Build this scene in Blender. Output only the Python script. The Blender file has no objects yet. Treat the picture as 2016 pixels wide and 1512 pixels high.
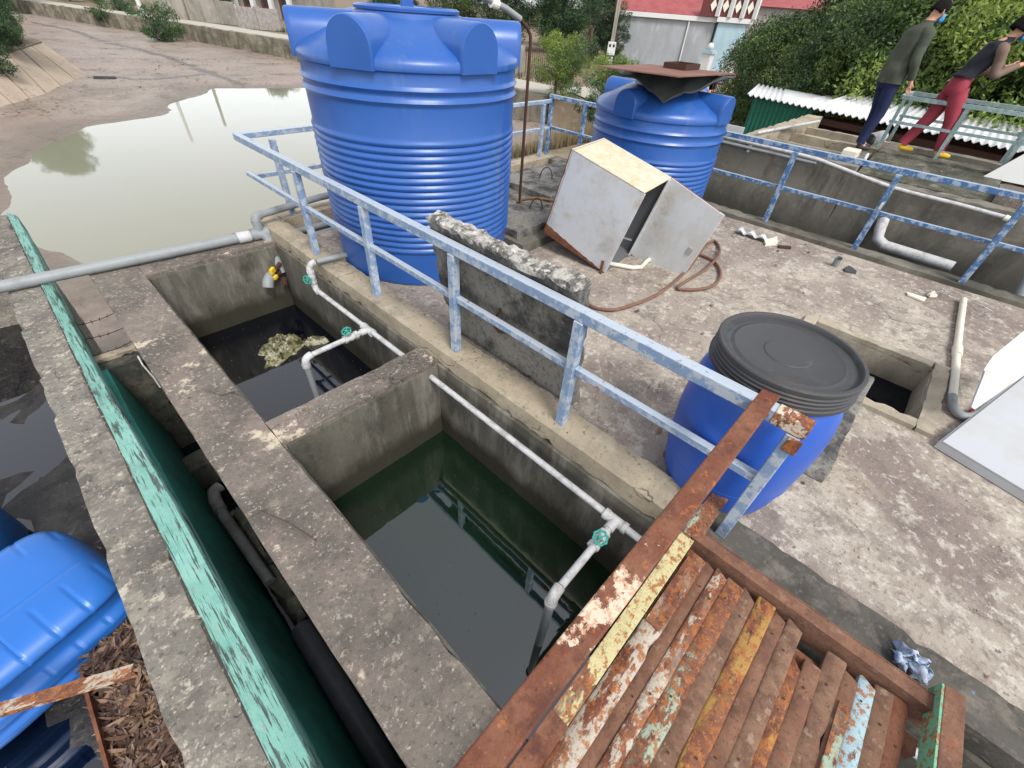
import bpy, bmesh, math, random
import numpy as np
from mathutils import Vector, Matrix, noise
R = math.radians
random.seed(7)
SC = bpy.context.scene
COL = SC.collection

# ------------------------------------------------------------------ camera, light, exposure
EYE = Vector((0, 0, 1.9))
F_PX, PITCH, ROLL, YAW = 841.2, 0.72567, -0.079552, 0.859321
fw = Vector((math.sin(YAW)*math.cos(PITCH), math.cos(YAW)*math.cos(PITCH), -math.sin(PITCH)))
rt0 = Vector((math.cos(YAW), -math.sin(YAW), 0))
dn0 = fw.cross(rt0)
rt = math.cos(ROLL)*rt0 + math.sin(ROLL)*dn0
dn = -math.sin(ROLL)*rt0 + math.cos(ROLL)*dn0
cd = bpy.data.cameras.new('camera'); cam = bpy.data.objects.new('camera', cd); COL.objects.link(cam)
cd.sensor_width = 36; cd.sensor_fit = 'HORIZONTAL'; cd.lens = 36*F_PX/2016
cd.clip_start = 0.02; cd.clip_end = 3000
m3 = Matrix((rt, -dn, -fw)).transposed()
cam.matrix_world = Matrix.Translation(EYE) @ m3.to_4x4()
SC.camera = cam

SUN_EL, SUN_AZ = 52.0, 200.0
w = bpy.data.worlds.new('World'); SC.world = w; w.use_nodes = True
wn, wl = w.node_tree.nodes, w.node_tree.links
bg = wn['Background']
sky = wn.new('ShaderNodeTexSky'); sky.sky_type = 'NISHITA'; sky.sun_disc = False
sky.sun_elevation = R(SUN_EL); sky.sun_rotation = R(SUN_AZ); sky.dust_density = 1.2; sky.air_density = 1.0
hs = wn.new('ShaderNodeHueSaturation'); hs.inputs['Saturation'].default_value = 0.22
wl.new(sky.outputs[0], hs.inputs['Color']); wl.new(hs.outputs[0], bg.inputs[0])
bg.inputs[1].default_value = 0.15
sd = bpy.data.lights.new('sun', 'SUN'); sd.energy = 1.5; sd.angle = R(18); sd.color = (1, .97, .92)
so = bpy.data.objects.new('sun', sd); COL.objects.link(so)
az = R(SUN_AZ)
sdir = Vector((math.sin(az)*math.cos(R(SUN_EL)), math.cos(az)*math.cos(R(SUN_EL)), math.sin(R(SUN_EL))))
so.rotation_euler = (-sdir).to_track_quat('-Z', 'Y').to_euler()
SC.view_settings.view_transform = 'Standard'; SC.view_settings.look = 'None'
SC.view_settings.exposure = 1.02; SC.view_settings.gamma = 1

def ray(px, py):
    return rt*((px-1008)/F_PX) + dn*((py-756)/F_PX) + fw
def G(px, py, z):
    d = ray(px, py); t = (z-EYE.z)/d.z
    return EYE + d*t
def onX(px, py, x):
    d = ray(px, py); return EYE + d*(x/d.x)

# ------------------------------------------------------------------ materials
def nodes(name):
    m = bpy.data.materials.new(name); m.use_nodes = True
    return m, m.node_tree.nodes, m.node_tree.links, m.node_tree.nodes['Principled BSDF']
def mix(n, l, fac, a, b, blend='MIX'):
    x = n.new('ShaderNodeMix'); x.data_type = 'RGBA'; x.blend_type = blend
    for s, v in ((x.inputs[0], fac), (x.inputs[6], a), (x.inputs[7], b)):
        if hasattr(v, 'links'): l.new(v, s)
        elif isinstance(v, (tuple, list)): s.default_value = (*v[:3], 1)
        else: s.default_value = v
    return x.outputs[2]
def coords(n, l, stretch=(1, 1, 1), rnd=False, rot=(0, 0, 0)):
    tc = n.new('ShaderNodeTexCoord'); mp = n.new('ShaderNodeMapping')
    l.new(tc.outputs['Object'], mp.inputs[0]); mp.inputs['Scale'].default_value = stretch
    mp.inputs['Rotation'].default_value = rot
    if rnd:
        oi = n.new('ShaderNodeObjectInfo'); mu = n.new('ShaderNodeMath'); mu.operation = 'MULTIPLY'
        mu.inputs[1].default_value = 37; l.new(oi.outputs['Random'], mu.inputs[0]); l.new(mu.outputs[0], mp.inputs['Location'])
    return mp.outputs[0]
def nz(n, l, co, scale, detail=6, rough=.6, dist=0):
    t = n.new('ShaderNodeTexNoise'); t.inputs['Scale'].default_value = scale
    t.inputs['Detail'].default_value = detail; t.inputs['Roughness'].default_value = rough
    t.inputs['Distortion'].default_value = dist
    l.new(co, t.inputs['Vector']); return t.outputs['Fac']
def ramp(n, l, fac, lo, hi, amt=1.0):
    r = n.new('ShaderNodeMapRange'); r.clamp = True
    r.inputs[1].default_value = lo; r.inputs[2].default_value = hi; r.inputs[4].default_value = amt
    l.new(fac, r.inputs[0]); return r.outputs[0]
def M(name, base, layers=(), rough=.8, metal=0, bump=0, bscale=80, spec=.22, rnd=False, rvar=0, coat=0):
    """layers: (colour, noise scale, lo, hi, amount[, stretch[, distortion]])"""
    m, n, l, p = nodes(name)
    col = base; last = None
    for L in layers:
        st = L[5] if len(L) > 5 and L[5] else (1, 1, 1); di = L[6] if len(L) > 6 else 0
        co = coords(n, l, st, rnd)
        fa = ramp(n, l, nz(n, l, co, L[1], 14, .70, di), L[2], L[3], L[4])
        col = mix(n, l, fa, col, L[0]); last = fa
    if hasattr(col, 'links'): l.new(col, p.inputs['Base Color'])
    else: p.inputs['Base Color'].default_value = (*base, 1)
    p.inputs['Roughness'].default_value = rough; p.inputs['Metallic'].default_value = metal
    p.inputs['Specular IOR Level'].default_value = spec
    if coat: p.inputs['Coat Weight'].default_value = coat
    co = coords(n, l, (1, 1, 1), rnd)
    if rvar:
        l.new(ramp(n, l, nz(n, l, co, 6), .3, .7, rvar), p.inputs['Roughness'])
        q = p.inputs['Roughness'].links[0].from_node; q.inputs[3].default_value = rough-rvar/2; q.inputs[4].default_value = rough+rvar/2
    if bump:
        b = n.new('ShaderNodeBump'); b.inputs['Strength'].default_value = 1; b.inputs['Distance'].default_value = bump
        l.new(nz(n, l, co, bscale, 8, .7), b.inputs['Height']); l.new(b.outputs[0], p.inputs['Normal'])
    return m

def recolor(m, fn):
    n, l = m.node_tree.nodes, m.node_tree.links; p = n['Principled BSDF']
    src = p.inputs['Base Color'].links[0].from_socket
    l.new(fn(n, l, src), p.inputs['Base Color']); return m
def crack(scale, wid, col=(.03, .026, .022), amt=.85):
    def fn(n, l, src):
        co = coords(n, l); wv = n.new('ShaderNodeVectorMath'); wv.operation = 'MULTIPLY_ADD'
        t = n.new('ShaderNodeTexNoise'); t.inputs['Scale'].default_value = 3.5; t.inputs['Detail'].default_value = 9; l.new(co, t.inputs['Vector'])
        l.new(t.outputs['Color'], wv.inputs[0]); wv.inputs[1].default_value = (.35, .35, .35); l.new(co, wv.inputs[2])
        v = n.new('ShaderNodeTexVoronoi'); v.feature = 'DISTANCE_TO_EDGE'; v.inputs['Scale'].default_value = scale; l.new(wv.outputs[0], v.inputs['Vector'])
        r = n.new('ShaderNodeMapRange'); r.inputs[1].default_value = 0; r.inputs[2].default_value = wid; r.inputs[3].default_value = amt; r.inputs[4].default_value = 0; l.new(v.outputs['Distance'], r.inputs[0])
        mk = ramp(n, l, nz(n, l, co, 1.1, 4), .50, .56, 1)
        q = n.new('ShaderNodeMath'); q.operation = 'MULTIPLY'; l.new(r.outputs[0], q.inputs[0]); l.new(mk, q.inputs[1])
        return mix(n, l, q.outputs[0], src, col)
    return fn
def zband(z0, z1, col, amt, ns=5, wob=.12, stretch=(1, 1, .6)):
    """tide mark, on the pit plaster also painted shade: darker below a wavering line between z0 (full) and z1 (none)"""
    def fn(n, l, src):
        co = coords(n, l); sx = n.new('ShaderNodeSeparateXYZ'); l.new(co, sx.inputs[0])
        q = n.new('ShaderNodeMath'); q.operation = 'MULTIPLY_ADD'; l.new(nz(n, l, coords(n, l, stretch), ns, 10, .65), q.inputs[0]); q.inputs[1].default_value = wob*2; l.new(sx.outputs[2], q.inputs[2])
        r = n.new('ShaderNodeMapRange'); r.inputs[1].default_value = z0+wob; r.inputs[2].default_value = z1+wob; r.inputs[3].default_value = amt; r.inputs[4].default_value = 0; l.new(q.outputs[0], r.inputs[0])
        return mix(n, l, r.outputs[0], src, col)
    return fn
CREAM, DARK = (.56, .51, .42), (.085, .075, .065)
mt = {}
mt['deck'] = M('deck_concrete', (.29, .243, .205), [
    ((.175, .138, .122), .55, .45, .58, .75), ((.46, .41, .335), 1.3, .48, .58, .75), ((.15, .118, .104), 2.6, .52, .62, .65), ((.33, .25, .15), 1.1, .60, .70, .4),
    ((.50, .455, .385), 6, .54, .60, .55), ((.135, .107, .095), 9, .54, .60, .5), ((.54, .50, .435), 24, .56, .61, .5), ((.12, .095, .083), 40, .54, .62, .55), ((.50, .46, .40), 95, .58, .65, .4)], rough=.92, bump=.005, bscale=60)
mt['walk'] = M('weathered_concrete', (.165, .142, .12), [
    ((.085, .075, .066), 1.1, .43, .58, .8), ((.24, .185, .16), 2.5, .48, .60, .55), ((.10, .088, .075), 6, .53, .62, .5), ((.28, .24, .195), 11, .55, .62, .45),
    ((.53, .45, .335), 2.6, .59, .625, .85), ((.43, .385, .31), 34, .575, .62, .6), ((.055, .05, .043), 55, .54, .62, .6), ((.48, .44, .37), 110, .59, .65, .5)], rough=.94, bump=.005, bscale=75)
mt['parapet'] = M('rough_parapet_concrete', (.19, .175, .15), [
    ((.09, .082, .072), 2.2, .42, .60, .8), ((.30, .27, .22), 7, .50, .64, .7), ((.48, .43, .35), 12, .575, .63, .75),
    ((.46, .42, .35), 42, .56, .64, .7), ((.07, .062, .055), 30, .54, .64, .7), ((.13, .035, .032), 11, .655, .67, .75)], rough=.95, bump=.008, bscale=45)
mt['kerb'] = M('kerb_cement', (.34, .285, .205), [
    ((.17, .15, .12), 1.7, .46, .64, .8), ((.44, .38, .285), 5, .50, .64, .6), ((.13, .11, .09), 18, .55, .66, .65), ((.50, .45, .36), 40, .58, .68, .4)], rough=.9, bump=.003, bscale=60)
mt['kerbdark'] = M('dark_dirty_kerb', (.09, .082, .07), [((.045, .042, .036), 3, .44, .60, .8), ((.19, .165, .135), 7, .52, .64, .65), ((.22, .19, .16), 30, .56, .66, .5), ((.10, .22, .45), 9, .655, .67, .9), ((.45, .42, .38), 30, .67, .71, .7)], rough=.85, bump=.003, bscale=50)
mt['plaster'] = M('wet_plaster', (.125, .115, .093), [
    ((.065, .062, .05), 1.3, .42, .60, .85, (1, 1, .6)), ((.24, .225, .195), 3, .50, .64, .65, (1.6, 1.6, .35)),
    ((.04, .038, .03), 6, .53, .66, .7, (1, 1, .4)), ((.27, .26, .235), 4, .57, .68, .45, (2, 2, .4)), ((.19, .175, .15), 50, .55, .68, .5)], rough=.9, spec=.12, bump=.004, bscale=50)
mt['basin'] = M('basin_concrete', (.20, .18, .15), [
    ((.095, .09, .07), 1.0, .42, .60, .85, (1, 1, .4)), ((.065, .06, .048), 3, .53, .66, .75, (1, 1, .22)),
    ((.30, .275, .23), 7, .54, .68, .6), ((.05, .05, .04), .5, .50, .62, .7), ((.17, .165, .12), 60, .55, .7, .5)], rough=.88, bump=.004)
mt['darkwall'] = M('algae_stained_concrete', (.05, .052, .043), [((.13, .115, .09), 5, .50, .62, .8), ((.02, .022, .02), 9, .5, .62, .8), ((.20, .18, .15), 24, .60, .68, .6)], rough=.75, bump=.008, bscale=24)
mt['moss'] = M('mossy_old_concrete', (.10, .095, .075), [((.04, .042, .03), 2, .44, .58, .85), ((.19, .17, .14), 6, .53, .63, .75), ((.04, .045, .02), 14, .54, .62, .7), ((.28, .25, .21), 30, .60, .66, .6)], rough=.95, bump=.01, bscale=20)
mt['cement'] = M('pale_cement', (.37, .32, .24), [((.22, .19, .15), 1.6, .46, .62, .7, (1, 1, .5)), ((.46, .41, .33), 5, .5, .64, .6), ((.15, .13, .10), 14, .56, .66, .6)], rough=.92, bump=.003)
recolor(mt['cement'], zband(-.28, -.16, (.13, .105, .08), .6, 4, .06))
mt['slab'] = M('mouldy_concrete_slab', (.20, .19, .17), [
    ((.045, .045, .045), 2.3, .46, .58, .92, (1, 1, .8)), ((.30, .28, .25), 5, .56, .66, .7), ((.35, .33, .30), 26, .58, .68, .5), ((.035, .035, .035), 34, .52, .64, .7)], rough=.93, bump=.005, bscale=35)
mt['brokenedge'] = M('broken_slab_edge', (.42, .40, .36), [((.06, .055, .05), 9, .45, .56, .85), ((.60, .58, .53), 22, .53, .62, .8), ((.04, .04, .035), 50, .56, .64, .8)], rough=.95, bump=.014, bscale=34)
mt['teal'] = M('peeling_teal_paint', (.11, .44, .37), [
    ((.20, .56, .48), 5, .45, .62, .7, (1, .5, 1)), ((.06, .20, .17), 9, .50, .62, .6, (1, .5, 1)), ((.075, .085, .075), 14, .535, .575, .92, (1.7, .5, 1)), ((.25, .24, .21), 40, .60, .66, .7, (1.4, .6, 1))], rough=.6, bump=.002, bscale=50)
mt['teal2'] = M('teal_inner_paint', (.03, .20, .165), [((.01, .06, .052), 2, .42, .62, .8), ((.045, .22, .19), 12, .56, .68, .4)], rough=.6)
mt['mould_edge'] = M('black_crevice', (.05, .045, .04), [((.40, .37, .32), 34, .55, .62, .8)], rough=.9)

recolor(mt['deck'], crack(.7, .007, amt=.5)); recolor(mt['walk'], crack(1.6, .010)); recolor(mt['parapet'], crack(2.2, .012)); recolor(mt['kerb'], crack(1.5, .010))
recolor(mt['plaster'], zband(-.70, -.58, (.035, .033, .022), .93)); recolor(mt['plaster'], zband(-.30, -.17, (.10, .092, .075), .0))  # wet waterline stain, carried higher to paint in the dimness of the lower pit walls
recolor(mt['basin'], zband(-.35, .15, (.05, .048, .036), .75, 2.5, .35))
mt['teal'] = M('peeling_teal_paint', (.19, .40, .335), [((.27, .50, .43), 5, .45, .62, .7), ((.08, .26, .22), 9, .52, .64, .5)], rough=.6, bump=.002, bscale=50)
def streaks(n, l, src):
    for sc_, lo, hi, c_, st, an in ((6, .55, .575, (.07, .085, .075), (7, .5, 1), 26), (11, .56, .585, (.05, .065, .055), (9, .35, 1), 22), (20, .60, .64, (.30, .30, .26), (3, .5, 1), 26)):
        src = mix(n, l, ramp(n, l, nz(n, l, coords(n, l, st, rot=(0, 0, R(an))), sc_, 12, .68), lo, hi, .9), src, c_)
    return src
recolor(mt['teal'], streaks)
def rail_paint(name, blue, pale, rustamt, fade=.75):
    m, n, l, p = nodes(name)
    co = coords(n, l, (1, 1, 1))
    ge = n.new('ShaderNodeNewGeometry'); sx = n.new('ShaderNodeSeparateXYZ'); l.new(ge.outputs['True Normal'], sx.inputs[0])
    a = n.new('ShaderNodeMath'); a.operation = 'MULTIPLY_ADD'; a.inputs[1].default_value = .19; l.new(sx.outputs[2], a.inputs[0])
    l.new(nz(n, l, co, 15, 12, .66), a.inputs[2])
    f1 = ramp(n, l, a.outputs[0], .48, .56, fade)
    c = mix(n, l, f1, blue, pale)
    c = mix(n, l, ramp(n, l, nz(n, l, co, 34, 6, .7), .60, .66, .8), c, tuple(x*.35+.02 for x in blue))
    c = mix(n, l, ramp(n, l, nz(n, l, co, 4.5, 9, .6), .68-rustamt, .71-rustamt, .95), c, (.27, .085, .025))
    l.new(c, p.inputs['Base Color']); p.inputs['Roughness'].default_value = .55
    b = n.new('ShaderNodeBump'); b.inputs['Distance'].default_value = .002; l.new(nz(n, l, co, 60), b.inputs['Height']); l.new(b.outputs[0], p.inputs['Normal'])
    return m
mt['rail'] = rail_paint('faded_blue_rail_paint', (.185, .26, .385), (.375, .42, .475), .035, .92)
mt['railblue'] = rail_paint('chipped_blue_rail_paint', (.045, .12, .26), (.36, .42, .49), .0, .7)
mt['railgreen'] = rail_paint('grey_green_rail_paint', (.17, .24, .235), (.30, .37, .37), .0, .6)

def rust(name, paint=None, cover=.5, pat=9, base=(.15, .055, .033)):
    L = [((.22, .105, .062), 9, .43, .60, .7), ((.075, .032, .026), 11, .50, .62, .7), ((.44, .15, .05), 28, .585, .64, .5)]
    if paint:
        L.append((paint, pat*1.5, .5+(.5-cover)*.4, .525+(.5-cover)*.4, .93, (.4, 1, 1)))
        L.append((tuple(c*.62 for c in paint), pat*2.3, .52, .66, .7, (.5, 1, 1)))
        L.append(((.30, .11, .04), 30, .525, .565, .88)); L.append(((.42, .20, .08), 70, .57, .62, .7))
    L.append(((.05, .024, .018), 75, .57, .66, .75)); L.append(((.36, .15, .08), 110, .60, .68, .6))
    return M(name, base, L, rough=.88, bump=.003, bscale=80, rnd=False, metal=.0)
mt['rust'] = rust('rust'); mt['rustwhite'] = rust('rust_cream_paint', (.44, .40, .33), .42, 6)
mt['rustwhite2'] = rust('rust_cream_patches', (.58, .50, .40), .42, 7)
mt['rustyellow'] = rust('rust_pale_yellow_paint', (.52, .47, .25), .66, 4)
mt['rustorange'] = rust('rust_ochre_paint', (.34, .20, .06), .50, 7)
mt['rustblue'] = rust('rust_pale_blue_paint', (.32, .47, .51), .66, 5)
mt['rustmint'] = rust('rust_mint_paint', (.30, .38, .29), .40, 6)
mt['rustbrown'] = M('brown_rust', (.16, .080, .052), [((.235, .125, .08), 7, .43, .60, .7), ((.10, .05, .036), 9, .48, .62, .7), ((.30, .20, .14), 22, .56, .68, .6), ((.22, .075, .035), 14, .58, .66, .6), ((.06, .034, .026), 70, .55, .65, .7)], rough=.92, bump=.003, bscale=80)
mt['greenpost'] = rust('rust_green_paint', (.16, .42, .26), .72, 6)
mt['rebar'] = M('rebar_rust', (.06, .03, .022), rough=.9)
mt['hose'] = M('brown_rubber_hose', (.16, .085, .06), [((.25, .13, .08), 5, .5, .65, .6)], rough=.6)
mt['tankblue'] = M('blue_tank_plastic', (.018, .082, .30), [((.024, .10, .34), 2, .45, .65, .6), ((.05, .12, .30), 40, .60, .70, .35), ((.085, .14, .28), 3.5, .58, .72, .40, (1, 1, .25)), ((.10, .135, .22), 7, .60, .68, .5, (1, 1, .10)), ((.13, .13, .13), 90, .66, .70, .5)], rough=.34, spec=.5, rvar=.12)
mt['drumblue'] = M('blue_drum_plastic', spec=.5, base=(.018, .078, .38), layers=[((.022, .10, .42), 3, .45, .65, .5)], rough=.38, bump=.0006, bscale=12)
mt['canblue'] = M('bright_blue_can_plastic', (.022, .14, .48), [((.05, .075, .10), 2.5, .60, .74, .5), ((.02, .13, .47), 4, .45, .65, .5), ((.10, .16, .22), 20, .64, .72, .5)], rough=.35, spec=.5)
mt['lid'] = M('black_lid_plastic', (.055, .055, .058), [((.12, .085, .065), 3.5, .56, .70, .6), ((.15, .14, .13), 30, .60, .72, .4), ((.10, .12, .12), 6, .58, .7, .5)], rough=.55)
mt['pvc'] = M('grey_pvc', (.24, .255, .26), [((.14, .14, .13), 6, .5, .7, .6)], rough=.45)
mt['pvcwhite'] = M('pale_dirty_pvc', (.47, .47, .475), [((.28, .26, .24), 11, .48, .62, .8), ((.48, .30, .22), 17, .62, .7, .4)], rough=.55)
mt['pvccream'] = M('cream_pvc', (.66, .61, .50), [((.42, .36, .27), 9, .54, .68, .6)], rough=.5)
mt['pvcdark'] = M('dark_wet_pvc', (.035, .04, .048), [((.07, .07, .07), 6, .5, .7, .6)], rough=.4)
mt['valve'] = M('green_handwheel', (.04, .27, .22), [((.02, .10, .09), 40, .5, .6, .6)], rough=.45)
mt['cabwhite'] = M('white_cabinet_paint', (.52, .535, .55), [((.44, .42, .38), 2.2, .46, .60, .7), ((.36, .29, .18), 3.6, .56, .68, .6), ((.26, .26, .26), 2.6, .56, .70, .55), ((.25, .10, .05), 22, .68, .71, .8)], rough=.42)
mt['cabcream'] = M('stained_cabinet_top', (.52, .46, .34), [((.55, .38, .17), 3.4, .50, .70, .7, (1, 3, 1)), ((.42, .14, .04), 8, .66, .72, .85), ((.78, .74, .62), 12, .5, .66, .5)], rough=.5)
mt['cabin'] = M('cabinet_inner_grey', (.12, .125, .135), [((.30, .18, .10), 6, .62, .72, .6)], rough=.6)
mt['metal'] = M('zinc_fitting', (.55, .55, .55), rough=.4, metal=.8)
mt['board'] = M('rusty_sheet', (.17, .085, .065), [((.24, .135, .10), 3, .45, .65, .6), ((.12, .06, .05), 9, .55, .68, .6)], rough=.8)
mt['tarp'] = M('dark_rubber_tarp', (.05, .055, .055), [((.09, .09, .085), 5, .45, .66, .6)], rough=.5, bump=.004, bscale=14)
mt['tin'] = M('white_fibre_cement_roof', (.52, .53, .53), [((.34, .34, .33), 3, .5, .68, .6)], rough=.6)
mt['greenwall'] = M('green_tin', (.02, .12, .075), [((.035, .17, .11), 2, .45, .65, .6)], rough=.5)
mt['redroof'] = M('red_tin_roof', (.24, .055, .055), [((.33, .10, .10), 1.5, .4, .65, .7)], rough=.5)
mt['housegrey'] = M('grey_house_render', (.30, .31, .32), [((.20, .21, .22), .8, .42, .62, .7, (1, 1, .4)), ((.42, .43, .44), 1.7, .55, .7, .6, (1, 1, .3))], rough=.9)
mt['houseblue'] = M('pale_blue_paint', (.32, .44, .49), [((.24, .33, .37), 1.2, .45, .62, .6, (1, 1, .4))], rough=.8)
mt['white'] = M('white_paint', (.55, .55, .53), [((.38, .37, .34), 3, .55, .7, .5)], rough=.6)
mt['darkglass'] = M('dark_window', (.03, .035, .04), rough=.2)
mt['pink'] = M('pink_tiles', (.48, .26, .20), [((.40, .2, .16), 2, .45, .6, .6)], rough=.7)
mt['brick'] = M('grey_brick', (.30, .27, .25), [((.16, .14, .13), 4, .45, .6, .7)], rough=.95)
mt['oldwall'] = M('old_compound_wall', (.30, .27, .23), [((.16, .15, .13), .8, .42, .6, .8, (1, 1, .5)), ((.38, .36, .34), 2, .56, .68, .6)], rough=.95)
mt['canalwall'] = M('mossy_retaining_wall', (.25, .22, .17), [((.09, .085, .06), .7, .42, .58, .85), ((.34, .24, .18), 1.7, .56, .7, .6), ((.06, .07, .035), 3, .56, .68, .7)], rough=.95, bump=.03, bscale=3)
mt['road'] = M('pale_concrete_road', (.38, .355, .30), [((.36, .34, .29), 1, .45, .65, .6)], rough=.9)
mt['slope'] = M('concrete_revetment', (.37, .30, .23), [((.25, .195, .145), .6, .45, .60, .7), ((.46, .42, .36), 1.2, .54, .66, .6), ((.13, .10, .075), 2.5, .58, .66, .7, (1, 1, .5)), ((.10, .08, .06), 8, .60, .66, .5)], rough=.9)
mt['soil'] = M('soil', (.20, .15, .11), [((.11, .10, .05), .6, .42, .62, .7), ((.30, .23, .17), 2.2, .52, .66, .6)], rough=.95, bump=.03, bscale=3)
mt['sludge'] = M('black_sludge', (.03, .028, .028), [((.08, .072, .07), 2.2, .52, .62, .6), ((.012, .011, .011), 5, .47, .57, .85), ((.14, .12, .10), 30, .60, .65, .6)], rough=.45, bump=.02, bscale=9, spec=.4)
mt['skin'] = M('skin', (.50, .27, .18), rough=.6)
mt['hair'] = M('black_hair', (.010, .008, .008), rough=.9, spec=.1, bump=.01, bscale=70)
mt['mask'] = M('blue_face_mask', (.06, .30, .58), rough=.8)
mt['olive'] = M('olive_jacket_cloth', (.055, .062, .045), [((.085, .09, .065), 5, .45, .65, .6)], rough=.9)
mt['navy'] = M('navy_trouser_cloth', (.014, .020, .055), [((.025, .032, .08), 6, .45, .65, .5)], rough=.9)
mt['black'] = M('black_cloth', (.018, .018, .026), [((.03, .03, .04), 8, .45, .65, .6)], rough=.9)
mt['sheer'] = M('sheer_dark_sleeve', (.16, .11, .085), rough=.8)
mt['crimson'] = M('crimson_trouser_cloth', (.29, .045, .065), [((.20, .03, .045), 7, .45, .65, .6)], rough=.9)
mt['yellow'] = M('yellow_shoe', (.78, .50, .03), rough=.6)
mt['shoe'] = M('dark_shoe', (.04, .04, .045), rough=.5)
mt['bark'] = M('bark', (.10, .075, .055), rough=.95)
mt['litter'] = None

def leaf_mat(name, c0, c1, c2, trans=.25):
    m, n, l, p = nodes(name)
    ge = n.new('ShaderNodeNewGeometry'); cr = n.new('ShaderNodeValToRGB')
    e = cr.color_ramp.elements; e[0].color = (*c0, 1); e[1].color = (*c2, 1); e[1].position = 1
    x = e.new(.6); x.color = (*c1, 1)
    l.new(ge.outputs['Random Per Island'], cr.inputs[0])
    co_ = coords(n, l, rnd=True); f_ = ramp(n, l, nz(n, l, co_, 1.1, 3, .5), .42, .60, .75)
    cc_ = mix(n, l, f_, cr.outputs[0], tuple(min(1, q*1.1) for q in c2)) if trans else cr.outputs[0]
    if trans: cc_ = mix(n, l, ramp(n, l, nz(n, l, coords(n, l, (1, 1, 1.3), rnd=True), 1.7, 3, .5), .47, .60, .85), cc_, tuple(q*.8 for q in c0))
    if trans:
        ta = n.new('ShaderNodeAttribute'); ta.attribute_name = 'tone'
        cc_ = mix(n, l, ramp(n, l, ta.outputs['Fac'], .0, .55, 1), tuple(q*.75 for q in c0), cc_)
        cc_ = mix(n, l, ramp(n, l, ta.outputs['Fac'], .72, 1, .6), cc_, tuple(q*1.05 for q in c2))
    l.new(cc_, p.inputs['Base Color']); p.inputs['Roughness'].default_value = .55
    if trans:
        t = n.new('ShaderNodeBsdfTranslucent'); l.new(cc_, t.inputs[0])
        ms = n.new('ShaderNodeMixShader'); ms.inputs[0].default_value = trans
        l.new(p.outputs[0], ms.inputs[1]); l.new(t.outputs[0], ms.inputs[2]); l.new(ms.outputs[0], n['Material Output'].inputs[0])
    return m
mt['leafdark'] = leaf_mat('dark_leaves', (.016, .045, .020), (.035, .082, .030), (.085, .15, .045))
mt['leafmid'] = leaf_mat('mid_green_leaves', (.026, .065, .022), (.055, .115, .032), (.16, .23, .05))
mt['leafbright'] = leaf_mat('yellow_green_leaves', (.06, .12, .025), (.12, .20, .04), (.26, .33, .06))
mt['litter'] = leaf_mat('dead_leaf_litter', (.035, .018, .014), (.11, .060, .038), (.28, .17, .10), 0)

def water_mat(name, col, ior, rough, bump, bs, layers=()):
    m = M(name, col, layers, rough=rough, spec=.5)
    n, l = m.node_tree.nodes, m.node_tree.links; p = n['Principled BSDF']
    p.inputs['IOR'].default_value = ior
    if bump:
        b = n.new('ShaderNodeBump'); b.inputs['Distance'].default_value = bump
        l.new(nz(n, l, coords(n, l), bs, 3, .5), b.inputs['Height']); l.new(b.outputs[0], p.inputs['Normal'])
    return m
mt['water_green'] = water_mat('green_murky_water', (.003, .013, .005), 2.15, .012, .0005, 5)
mt['water_black'] = water_mat('black_tank_water', (.001, .002, .005), 2.0, .02, .0004, 4)
mt['water_canal'] = water_mat('canal_water', (.22, .22, .16), 1.38, .03, .0012, 1.2, [((.25, .22, .165), .25, .4, .65, .6)])
mt['water_hatch'] = water_mat('hatch_water', (.002, .004, .008), 1.33, .03, .0004, 4)
mt['water_dark'] = water_mat('dark_channel_water', (.003, .010, .010), 1.4, .05, .002, 6)

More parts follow.
